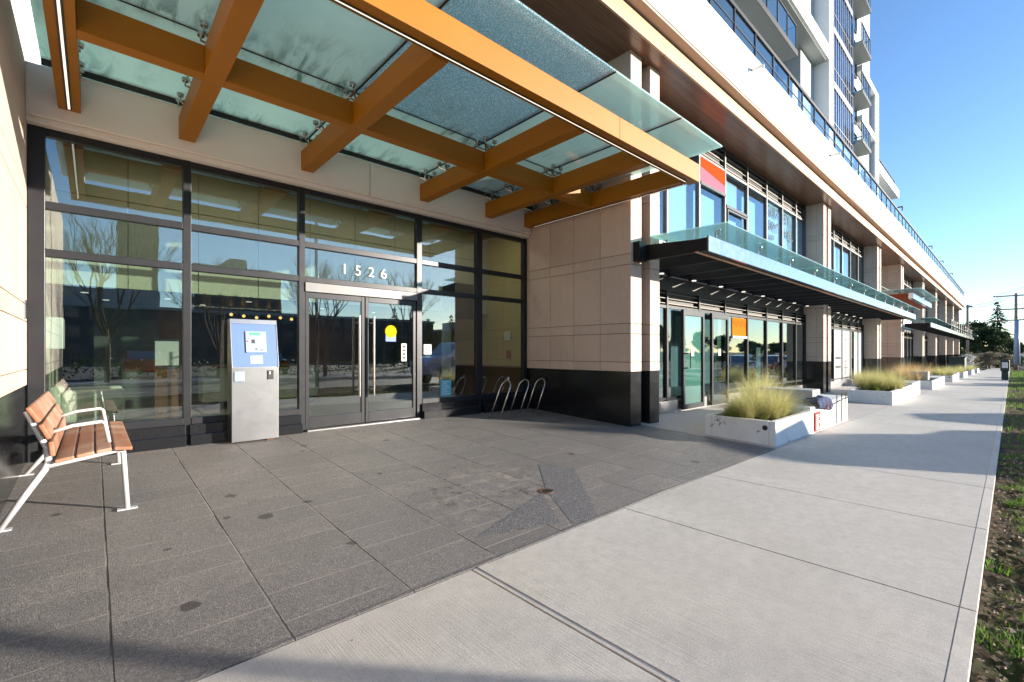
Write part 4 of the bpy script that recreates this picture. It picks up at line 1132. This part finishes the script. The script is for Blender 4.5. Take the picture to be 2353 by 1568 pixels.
# ================================================================== PLANTERS
def grass_clump(name, label, cx, cy, cz, n, h, spread, mats, lean=.32, group='ornamental grass clumps in the planters', sx=1.0):
    o = thing(name, label, 'grass plant', (cx,cy,cz), group)
    for part, cnt, hh, ms, wd in (('blades', n, h*1.15, mats[0], .0056), ('base_leaves', n//3, h*.5, mats[1], .006)):
        mb = MB()
        ntuft = max(7, int(spread*spread*42))
        tufts = []
        for _ in range(ntuft):
            a = random.uniform(0,6.28); q = spread*math.sqrt(random.random()); tufts.append((cx+q*math.cos(a)*sx, cy+q*math.sin(a)*.62, random.uniform(.7,1.12)))
        for i in range(cnt):
            tx, ty, ts = random.choice(tufts)
            a = random.uniform(0,6.28); q = .05*math.sqrt(random.random())
            p = (tx+q*math.cos(a), ty+q*math.sin(a), cz)
            out = math.atan2(ty-cy, tx-cx)
            az = random.gauss(out, 1.3)
            blade(mb, p, hh*ts*random.uniform(.55,1.2), abs(random.gauss(lean*1.25, lean*.6))*hh/h, wd*random.uniform(.6,1.2), seg=6, droop=1.7, az=az)
        mb.build(part, ms, o)
    return o
def planter(x0, x1, y0, y1, h, lab, front_bolt=True, chip=True):
    g0 = gz(x1, y0); zt = gz(x0,y0)+h; t = .09
    o = thing('concrete_planter', lab, 'planter', ((x0+x1)/2,(y0+y1)/2,gz((x0+x1)/2,y0)), 'low white concrete planters along the walkway')
    mb = MB()
    def bx(a,b,c,d): mb.hexa([(a,c,gz(a,c)-.02),(b,c,gz(b,c)-.02),(b,d,gz(b,d)-.02),(a,d,gz(a,d)-.02),(a,c,zt),(b,c,zt),(b,d,zt),(a,d,zt)])
    bx(x0,x1,y0,y0+t); bx(x0,x1,y1-t,y1); bx(x0,x0+t,y0+t,y1-t); bx(x1-t,x1,y0+t,y1-t)
    mb.build('walls', M['chip'], o, bevel=.012)
    mb = MB(); mb.box(x0+t,x1-t,y0+t,y1-t,zt-.25,zt-.05); mb.build('soil', M['pot'], o)
    if front_bolt:
        mb = MB(); mb.tube([(x0-.004,y0+.14,zt-.10),(x0+.01,y0+.14,zt-.10)], .036, 16); mb.build('round_hole', M['ink'], o)
    return o, zt
p1, zt1 = planter(7.07,8.72,2.235,3.25,.345,'nearest chipped white concrete planter, a dark hole in its end')
grass_clump('feather_grass', 'large yellow green feather grass in the nearest white planter', 7.88,2.80,zt1-.05,3900,.50,.66,(M['grassA'],M['grassG']),.34, sx=1.1)
grass_clump('feather_grass', 'smaller tuft of feather grass behind the nearest concrete backrest', 9.75,3.5,gz(10,3.3)+.20,2600,.66,.46,(M['grassA'],M['grassG']),.3)
sb = thing('concrete_bench', 'nearest white concrete seat block with upright grey backrest and black bands', 'bench', (10.1,2.6,gz(10.1,2.6)), 'concrete seat blocks between planters')
g1 = gz(9.06,2.2); g2 = gz(11.18,2.2)
mb = MB(); mb.hexa([(8.75,2.24,g1-.02),(11.26,2.24,g2-.02),(11.26,3.1,g2),(8.75,3.1,g1),(8.75,2.24,.37),(11.26,2.24,.405),(11.26,3.1,.405),(8.75,3.1,.37)]); mb.build('block', M['chip'], sb, bevel=.015)
mb = MB(); mb.box(9.25,9.73,2.34,3.25,.36,.62); mb.build('backrest', M['planter'], sb, bevel=.02)
mb = MB(); mb.box(9.9,9.92,2.26,3.05,.395,.402); mb.build('seat_joint', M['joint'], sb)
for x in (10.38,10.75,11.09):
    mb = MB(); mb.box(x,x+.022,2.225,2.239,g2+.02,.47); mb.build('metal_band', M['black'], sb)
mb = MB(); mb.tube([(9.75,2.215,.30),(10.1,2.212,.33),(10.6,2.212,.365),(11.25,2.215,.385)], .010, 6); mb.build('cable', M['black'], sb)
jb = thing('folded_jacket', 'navy striped jacket draped over the corner of the concrete seat', 'jacket', (9.5,2.25,.4))
mb = MB(); pts = []; rows = []
nx_, ny_ = 22, 12
for j in range(ny_+1):
    row = []
    for i in range(nx_+1):
        u = i/nx_; v = j/ny_; x = 9.0+.92*u + .03*math.sin(v*9)
        if v < .45: y = 2.43-.38*v/.45*.52; z = .415+.09*math.sin(math.pi*u)*(1-v*.5)+.018*math.sin(u*21+v*7)
        else:
            q = (v-.45)/.55; y = 2.228-.03*math.sin(q*3.1)-.016*math.sin(u*23); z = .44-.17*q*(.6+.6*u)+.05*math.sin(math.pi*u)*(1-q)
        row.append(len(mb.v)); mb.v.append((x,y,z))
    rows.append(row)
for j in range(ny_):
    for i in range(nx_): mb.f.append((rows[j][i],rows[j][i+1],rows[j+1][i+1],rows[j+1][i])); mb.m.append(0)
jo = mb.build('cloth', M['navy'], jb, smooth=True)
sm = jo.modifiers.new('thickness','SOLIDIFY'); sm.thickness = .014
for k in range(4):
    mb = MB(); mb.tube([(9.50+.09*k,2.196,.43-.01*k),(9.52+.09*k,2.186,.36),(9.51+.09*k,2.19,.28)], .006, 5); mb.build('stripe', M['whitem'] if k%2 else M['orange'], jb)
st = MB(); st.box(8.93,9.26,2.222,2.232,-.05,.27); so = tag(st.build('red_notice', M['red'], None), 'vertical red and white sticker on the side of the concrete seat', 'sticker')
mb = MB()
for k in range(8): mb.box(8.975,9.21-.04*(k%3),2.218,2.221,-.025+.034*k,-.008+.034*k)
mb.build('sticker_text', M['paper'], so)

plan = [(15.87,19.9,'second white planter, in front of the next stone pillar'),
        (25.2,28.8,'third white planter, beside the raised grey backrest'),
        (34.7,38.3,'fourth white planter, past the bronze grass'),
        (43.3,46.8,'fifth small white planter along the walkway'),
        (52.6,55.8,'sixth distant white planter along the walkway'),
        (61.5,64.6,'farthest white planter near the utility pole')]
for k,(a,b,lab) in enumerate(plan):
    p, zt = planter(a,b,2.16,3.15,.36,lab, front_bolt=(k==2))
    mt = (M['grassR'],M['grassG']) if k == 1 else (M['grassA'],M['grassG'])
    lb = ['rounded yellow green feather grass in the second planter','tall bronze feather grass in the third planter','feather grass in the fourth planter','feather grass in the fifth planter','feather grass in the sixth planter','feather grass in the farthest planter'][k]
    grass_clump('feather_grass', lb, a+(b-a)*(.45 if k!=1 else .35), 2.7 if k != 1 else 3.0, zt-.05, [4800,4200,2400,1400,1000,800][k], [.56,.66,.5,.5,.5,.5][k], [.85,.95,.8,.8,.8,.8][k], mt, .36, sx=1.4)
    if k in (0,1,2):
        sbb = thing('concrete_bench', ['grey concrete seat block at the far end of the second planter','grey concrete seat with backrest in the third planter','pale concrete seat block after the fourth planter'][k], 'bench', (b+.7,2.6,gz(b,2.6)), 'concrete seat blocks between planters')
        mb = MB(); g = gz(b+1,2.2)
        if k == 1:
            mb.box(a+.5,a+1.0,2.35,3.0,zt,zt+.36); mb.build('backrest', M['planter'], sbb, bevel=.02)
            mb = MB(); mb.box(b+.02,b+1.6,2.18,3.0,g-.05,zt); mb.build('block', M['chip'], sbb, bevel=.015)
        else:
            mb.box(b+.02,b+1.9,2.2,3.0,g-.05,zt+.04); mb.build('block', M['planter'], sbb, bevel=.015)
for k,x in enumerate((23.6,24.4)):
    rx = thing('boulder', ['grey blue ornamental boulder by the second shop door','small pinkish ornamental rock by the second shop door'][k], 'rock', (x,4.3,gz(x,4.3)))
    mb = MB(); n = 0; r = [.34,.22][k]; idx = []
    for j in range(6):
        a = math.pi*j/5*.62; ring = []
        for i in range(9):
            q = 2*math.pi*i/9; rr = r*(1+random.uniform(-.14,.14)); ring.append(len(mb.v)); mb.v.append((x+rr*math.sin(a+.05)*math.cos(q)*1.3, 4.3+rr*math.sin(a+.05)*math.sin(q)*.8, gz(x,4.3)+rr*math.cos(a)*.9-.08*r/.34))
        idx.append(ring)
    for j in range(5):
        for i in range(9): mb.f.append((idx[j][i],idx[j][(i+1)%9],idx[j+1][(i+1)%9],idx[j+1][i])); mb.m.append(0)
    mb.f.append(tuple(idx[0])); mb.m.append(0)
    mb.build('stone', [M['bluegrey'],M['stone']][k], rx)

# bins and pedestal in the distance
bn = thing('litter_bin', 'dark box bin standing beside the last shop pillars', 'bin', (60.5,3.4,gz(60.5,3.4)))
g = gz(60.5,3.4); mb = MB(); mb.box(59.4,61.6,2.9,4.0,g,g+1.35); mb.build('body', M['bin'], bn, bevel=.03)
mb = MB(); mb.box(59.35,61.65,2.85,4.05,g+1.35,g+1.45); mb.build('lid', M['ink'], bn, bevel=.02)
pd = thing('utility_pedestal', 'grey utility pedestal at the far right edge of the sidewalk', 'pedestal', (42,.3,gz(42,.3)))
g = gz(42,.3); mb = MB(); mb.box(41.8,42.2,.12,.42,g,g+.55); mb.build('base', M['bin'], pd, bevel=.02)
mb = MB(); mb.box(41.75,42.25,.07,.47,g+.55,g+1.25); mb.build('head', M['bin'], pd, bevel=.04)
mb = MB(); mb.box(41.744,41.749,.14,.40,g+.75,g+1.1); mb.build('panel', M['whitem'], pd)
# sticks on the verge
for k,pts in enumerate(([(4.35,.02,.01),(4.25,-.1,.03),(4.28,-.22,.05)],[(3.3,-.02,.0),(3.38,-.12,.03),(3.30,-.2,.02)],[(3.2,.0,.0),(3.25,-.1,.02),(3.22,-.18,.03)])):
    mb = MB(); mb.tube([(x,y,z-.02) for x,y,z in pts], [.006,.005,.003], 6)
    tag(mb.build('fallen_stick', M['wpole'], None), ['pale curved stick on the bare soil beside the sidewalk edge','middle pale twig in the grass near the bottom right corner','lowest pale twig in the grass near the bottom right corner'][k], 'stick', 'pale sticks on the verge')

# ================================================================== VEGETATION & FAR THINGS
def leaf_cloud(mb, c, rx, ry, rz, n, size, inner=.5):
    for _ in range(n):
        while True:
            v = Vector((random.uniform(-1,1),random.uniform(-1,1),random.uniform(-1,1)))
            if inner < v.length < 1: break
        p = Vector((c[0]+v.x*rx, c[1]+v.y*ry, c[2]+v.z*rz))
        a = Vector((random.uniform(-1,1),random.uniform(-1,1),random.uniform(-1,1))).normalized(); b = a.cross(Vector((random.uniform(-1,1),random.uniform(-1,1),random.uniform(-1,1)))).normalized()
        s = size*random.uniform(.6,1.4); mb.tri(p-a*s, p+a*s*.6+b*s*.7, p+a*s*.6-b*s*.7)
def conifer_mesh(h, w_, seed, ex=.85, fat=1.0):
    rnd = random.Random(seed); t = MB(); t.tube([(0,0,-.5),(0,0,h*.5),(0,0,h)], [h*.022,h*.013,.02], 7)
    c = MB()
    lv = int(h*3.2)
    for k in range(lv):
        f = (k+rnd.random()*.6)/lv; z = h*(.06+.94*f); L = w_*.5*(1-f)**ex*rnd.uniform(.75,1.15)+.12
        for q in range(rnd.randint(6,9)):
            a = rnd.uniform(0,6.28); d = Vector((math.cos(a),math.sin(a),0)); Lq = L*rnd.uniform(.6,1.1)
            m = max(3,int(Lq*9))
            for j in range(m):
                u = (j+.4)/m; p = d*Lq*u + Vector((0,0,z - Lq*.28*u*u + .06*math.sin(u*6)))
                for s in range(3):
                    sd_ = Vector((-d.y,d.x,0))*rnd.uniform(-1,1)*.30*(1-u*.5)*min(1,Lq)
                    e = p + sd_ + d*rnd.uniform(.05,.30) + Vector((0,0,rnd.uniform(-.16,.05)))
                    b = Vector((-d.y,d.x,.3))*rnd.uniform(.05,.10)*fat
                    c.tri(p-b*.6, p+b, e)
    return t, c
def add_tree(name, label, cat, loc, tb, cb, tm, cm, group, s=1, rz=0):
    o = thing(name, label, cat, (0,0,0), group); tb.build('trunk', tm, o); cb.build('crown', cm, o)
    o.location = loc; o.scale = (s,s,s); o.rotation_euler = (0,0,rz); return o
t, c = conifer_mesh(11.4, 7.4, 5, .9, 2.6)
con = add_tree('conifer', 'tall dark pointed conifer beyond the end of the sidewalk', 'tree', (112,1.6,-1.6), t, c, M['bark'], M['needle'], 'conifers', 1.0)
def broad_mesh(h, w_, seed, n=2600, size=.16):
    rnd = random.Random(seed); t = MB(); t.tube([(0,0,-.5),(0,0,h*.35)], [.16,.11], 7)
    c = MB()
    for k in range(15):
        a = rnd.uniform(0,6.28); r = w_*.34*rnd.random(); z = h*rnd.uniform(.25,.88)
        e = (r*math.cos(a), r*math.sin(a), z); t.tube([(0,0,h*.22), (e[0]*.5,e[1]*.5,(h*.3+z)*.5), e], [.07,.045,.015], 5)
        leaf_cloud(c, e, w_*rnd.uniform(.14,.24), w_*rnd.uniform(.14,.24), h*rnd.uniform(.08,.15), n//15, size, .2)
    return t, c
t, c = broad_mesh(8, 7, 11, 5200, .20)
brd = add_tree('evergreen_tree', 'dense dark rounded evergreen nearest the end wall of the shops', 'tree', (103,7.2,-1.6), t, c, M['bark'], M['leafd'], 'dark evergreens beyond the shops')
labs = ['dark evergreen to the right of the first beyond the shops','tall dark evergreen between the two conifers','broad dark evergreen left of the tall conifer','low dark evergreen under the tall conifer','dark evergreen at the foot of the tall conifer','farthest right dark evergreen before the utility pole']
for k,(x,y,s) in enumerate(((104,5.6,.86),(112,4.6,1.0),(99,4.0,.70),(102,2.6,.80),(100,1.2,.66),(98,-.2,.5))):
    copy_tree(brd, (x,y,gz(x,0)), labs[k], random.uniform(0,6), s)
copy_tree(con, (120,8.3,-1.7), 'smaller ragged conifer behind the near utility pole', 1.3, .88)
t, c = broad_mesh(2.2, 3.0, 21, 3200, .06)
sh = add_tree('dry_shrub', 'bare grey brown shrub at the end of the sidewalk', 'shrub', (84,3.6,gz(84,3)), t, c, M['bark'], M['dry'], 'shrubs at the end of the sidewalk')
for k,(x,y,s,l) in enumerate(((88,5.6,1.0,'grey brown shrub beside the end wall of the shops'),(90,2.0,1.1,'grey brown shrub left of the utility pedestal'),(92,.6,1.0,'grey brown shrub behind the utility pedestal'),(86,6.9,.9,'leftmost grey brown shrub beyond the shops'))):
    copy_tree(sh, (x,y,gz(x,0)), l, random.uniform(0,6), s)
t, c = broad_mesh(2.4, 2.6, 33, 1500, .09)
add_tree('blossom_shrub', 'shrub with white blossom above the farthest planters', 'shrub', (72,3.3,gz(72,3)-.2), t, c, M['bark'], M['paper'], None, .9)

# utility poles
def upole(x, y, h, lab, arms, shroud=False, rz=0):
    z = gz(x,y)-.2; o = thing('utility_pole', lab, 'utility pole', (x,y,z), 'wooden utility poles')
    mb = MB(); mb.tube([(x,y,z-.3),(x,y,z+h)], [.20,.13], 12); mb.build('pole', M['wpole'], o, smooth=True)
    if shroud:
        mb = MB(); mb.tube([(x,y-.06,z+.9),(x,y-.06,z+h*.66)], [.31,.20], 12); mb.build('conduit_cover', M['bluegrey'], o, smooth=True)
    for (zz, a, b) in arms:
        mb = MB(); mb.box(x-.06,x+.06,y-b,y+a,z+zz-.08,z+zz+.08); ar_ = mb.build('crossarm', M['wpole'], o)
        for yy in (y-b+.15, y+a-.15, y-(b*.45)):
            mb = MB(); mb.tube([(x,yy,z+zz+.08),(x,yy,z+zz+.32)], [.06,.04], 8); mb.build('insulator', M['bluegrey'], ar_)
    return o, z
pa, za = upole(97,4.45,9.6,'thin utility pole rising beside the end of the white parapet',((9.3,.55,.55),))
pb, zb_ = upole(86,-.40,9.9,'thick utility pole with three crossarms at the right edge',((9.6,2.0,2.4),(7.9,2.0,1.4),(6.5,1.9,1.5)), True)
wr = MB()
def wire(a, b, sag, r=.02):
    pts = []
    for i in range(13):
        t_ = i/12; p = Vector(a).lerp(Vector(b), t_); p.z -= sag*4*t_*(1-t_); pts.append(p)
    wr.tube(pts, r, 4, False)
for (y, zz) in ((1.1,9.85),(-3.0,9.85),(1.0,8.15),(-2.0,8.15),(1.0,6.75),(-2.2,6.75)):
    wire((86,y+.3,zb_+zz), (170,y-4,zb_+zz+.5), 1.2); wire((86,y+.3,zb_+zz), (30,y-9.5,zb_+zz+.9), 1.0)
wire((97,4.45,za+9.5), (86,.9,zb_+9.4), .25, .03); wire((97,4.3,za+9.2), (86,.6,zb_+9.2), .3, .03)
tag(wr.build('overhead_wires', M['ink'], None), 'thin overhead wires strung between the utility poles', 'wires')

# ---- opposite side of the street (mirrored in the glass, throws the long shadows)
t, c = conifer_mesh(7.6, 4.4, 9)
c2 = add_tree('street_conifer', 'conifer across the parking lot mirrored beside the yellow door sticker', 'tree', (29,-41,-.5), t, c, M['bark'], M['needle'], 'conifers across the road', 1.0)
for k,(x,y,s,l) in enumerate(((33.5,-40,.85,'second conifer across the parking lot'),(40,-44,1.0,'third conifer across the parking lot'),(55,-46,.9,'fourth conifer across the parking lot, before the long low building'),(-6,-44,.8,'lone leftmost conifer across the parking lot'))):
    copy_tree(c2, (x,y,-.6), l, random.uniform(0,6), s)
for k in range(13):
    copy_tree(brd, (30+6.4*k, -18.5+random.uniform(-1,1), gz(30+6.4*k,0)-.2), 'round dark evergreen number %s counted from the left in the row behind the far pavement' % ['one','two','three','four','five','six','seven','eight','nine','ten','eleven','twelve','thirteen'][k], random.uniform(0,6), random.uniform(.45,.66))['group'] = 'evergreens behind the far pavement'
def bare_mesh(h, seed):
    rnd = random.Random(seed); t = MB(); b = MB()
    t.tube([(0,0,-.3),(.03,0,h*.18),(0,.03,h*.32)], [.13,.10,.08], 8)
    def grow(p, d, L, r, dep):
        q = p + d*L; mid = p + d*L*.5 + Vector((rnd.uniform(-1,1),rnd.uniform(-1,1),rnd.uniform(-.3,1)))*L*.06
        b.tube([p, mid, q], [r, r*.82, r*.6], 4 if dep > 1 else 3, False)
        if dep == 0: return
        for _ in range(3 if dep > 1 else 4):
            dd = (d*1.25 + Vector((rnd.uniform(-1,1),rnd.uniform(-1,1),rnd.uniform(-.1,.9)))*.62).normalized()
            grow(p + d*L*rnd.uniform(.55,1.0), dd, L*rnd.uniform(.6,.8), r*.58, dep-1)
    for k in range(6):
        a = k*1.05+rnd.random(); grow(Vector((0,0,h*rnd.uniform(.2,.32))), Vector((math.cos(a)*.42,math.sin(a)*.42,1)).normalized(), h*.27, .05, 4)
    return t, b
t, b_ = bare_mesh(7.6, 4)
bt = thing('bare_tree', 'bare winter tree across the road, mirrored in the left lobby windows', 'tree', (0,0,0), 'bare street trees across the road')
t.build('trunk', M['bark'], bt); b_.build('branches', M['bark'], bt); bt.location = (.4,-12.6,-.2)
for k,(x,y,s,l) in enumerate(((4.6,-13.4,.85,'bare winter tree across the road mirrored over the kiosk'),(9.6,-12.6,.95,'bare winter tree across the road mirrored in the entrance doors'),(25.4,-31,1.45,'bare winter tree across the road mirrored right of the doors'),(-4.5,-13.2,.9,'leftmost bare winter tree across the road'))):
    copy_tree(bt, (x,y,gz(x,0)-.2), l, random.uniform(0,6), s)
def far_building(x0,x1,y0,y1,h,lab,mat,top=None):
    o = thing('distant_building', lab, 'building', ((x0+x1)/2,(y0+y1)/2,-.3)); mb = MB(); mb.box(x0,x1,y0,y1,-1,h); mb.build('walls', mat, o)
    mb = MB(); mb.box(x0-.2,x1+.2,y0-.2,y1+.2,h,h+.5); mb.box((x0*.6+x1*.4),(x0*.4+x1*.6),y0+2,y1-2,h+.5,h+3.2); mb.build('roof', M['planter'], o)
fbm = mat_windows('distant_facade', (.10,.10,.10), (.05,.06,.08))
fbm2 = mat_windows('distant_brick_facade', (.12,.07,.05), (.05,.06,.07), 2.4, 3.0)
far_building(4.5,12.5,-150,-138,34,'tall slab building mirrored in the left lobby window',fbm)
far_building(19,40,-150,-129,23.5,'stepped office building mirrored above the kiosk',fbm)
far_building(62,110,-110,-96,7,'long low brick building mirrored in the shop windows',fbm2)
far_building(-70,60,-96,-80,8,'long low dark building across the parking lot',fbm)
hd = MB()
for k in range(60):
    x = -22+.75*k; leaf_cloud(hd, (x,-15.0,gz(x,0)+.45), .55,.42,.55, 110, .06, .3)
tag(hd.build('clipped_hedge', M['hedge'], None), 'low clipped hedge along the far pavement, mirrored in the glass', 'hedge')

def car(loc, rz, lab, col, sc=1.0):
    m = simple('car_paint_'+lab.split()[0], col, .25, .3, var=.03, coat=.6)
    o = thing('parked_car', lab, 'car', (0,0,0), 'cars parked along the road')
    L, W = 4.5, .88
    side = [(-2.25,.35),(-2.25,.78),(-1.95,.92),(-1.25,.98),(-.62,1.42),(.75,1.48),(1.55,1.05),(2.15,.98),(2.25,.7),(2.22,.35)]
    mb = MB(); n = len(side)
    for s in (-1,1):
        for x,z in side: mb.v.append((x, s*(W if z < 1.02 else W*.80), z))
    mb.f.append(tuple(range(n))); mb.f.append(tuple(range(2*n-1,n-1,-1))); mb.m += [0,0]
    for i in range(n):
        j = (i+1)%n; mb.f.append((i, n+i, n+j, j)); mb.m.append(0)
    mb.build('body', m, o, bevel=.06)
    g = MB()
    for s in (-1,1):
        y = s*(W*.86+.01); yt = s*(W*.80+.012)
        g.quad((-1.05,y,1.03),(1.25,y,1.05),(.72,yt,1.42),(-.55,yt,1.37))
    g.quad((-1.24,-.66,1.0),(-1.24,.66,1.0),(-.66,.62,1.41),(-.66,-.62,1.41)); g.quad((1.53,-.66,1.08),(1.53,.66,1.08),(.80,.62,1.475),(.80,-.62,1.475))
    for v in range(len(g.v)):
        x,y,z = g.v[v]; g.v[v] = (x*1.012,y,z+.006)
    g.build('windows', M['tglass'], o)
    for x in (-1.4,1.4):
        for s in (-1,1):
            w_ = MB(); w_.tube([(x,s*.72,.33),(x,s*.92,.33)], .33, 20); wo_ = w_.build('wheel', M['rubber'], o)
            h = MB(); h.tube([(x,s*.90,.33),(x,s*.93,.33)], .20, 14); h.build('rim', M['alumL'], wo_)
    for s in (-1,1):
        h = MB(); h.box(-2.28,-2.2,s*.62-.15,s*.62+.15,.66,.78); h.build('headlight', M['whitem'], o); h = MB(); h.box(2.2,2.27,s*.62-.15,s*.62+.15,.74,.9); h.build('tail_light', M['red'], o)
    o.location = loc; o.rotation_euler = (0,0,rz); o.scale = (1,1,sc); return o
car((13.4,-5.1,gz(13.4,0)-.17), 0, 'tall silver blue car parked at the near kerb, mirrored right of the entrance doors', (.35,.38,.60), 1.42)
car((18.3,-5.1,gz(18.3,0)-.17), 0, 'white car parked second along the near kerb', (.7,.7,.7), 1.12)
car((38.5,-5.1,gz(38.5,0)-.17), 0, 'grey car parked third along the near kerb', (.2,.2,.22), 1.1)
car((45.5,-5.1,gz(45.5,0)-.17), 0, 'dark red car parked fourth along the near kerb', (.25,.03,.03), 1.12)
car((50.8,-5.1,gz(50.8,0)-.17), 0, 'black car parked farthest along the near kerb', (.03,.03,.03), 1.1)
car((2.0,-19,-.15), R(90), 'red car parked in the lot across the road', (.5,.03,.02))
car((-2.5,-19,-.15), R(90), 'navy car parked in the lot across the road', (.03,.05,.15))
car((-7,-19.3,-.15), R(90), 'white car parked in the lot across the road', (.7,.7,.7))
car((8.3,-19.5,gz(8,0)-.15), R(90), 'black car parked in the lot across the road', (.02,.02,.02))
car((22,-10.4,gz(22,0)-.17), 0, 'teal car parked at the far kerb opposite the shops', (.03,.25,.35))
# street lamp: its pole throws the thin shadow across the near paving
lm = thing('street_lamp', 'tall grey street lamp beside the road, behind the camera', 'street lamp', (6.3,-4.5,-.05))
mb = MB(); mb.tube([(6.3,-4.5,-.2),(6.3,-4.5,7.5)], [.072,.05], 12); mb.build('pole', M['silver'], lm, smooth=True)
mb = MB(); mb.tube([(6.3,-4.5,7.4),(6.25,-5.2,7.9),(6.2,-6.4,8.0)], .04, 8); mb.build('arm', M['silver'], lm)
mb = MB(); mb.box(6.05,6.35,-7.1,-6.4,7.93,8.05); mb.build('lamp_head', M['silver'], lm, bevel=.03)
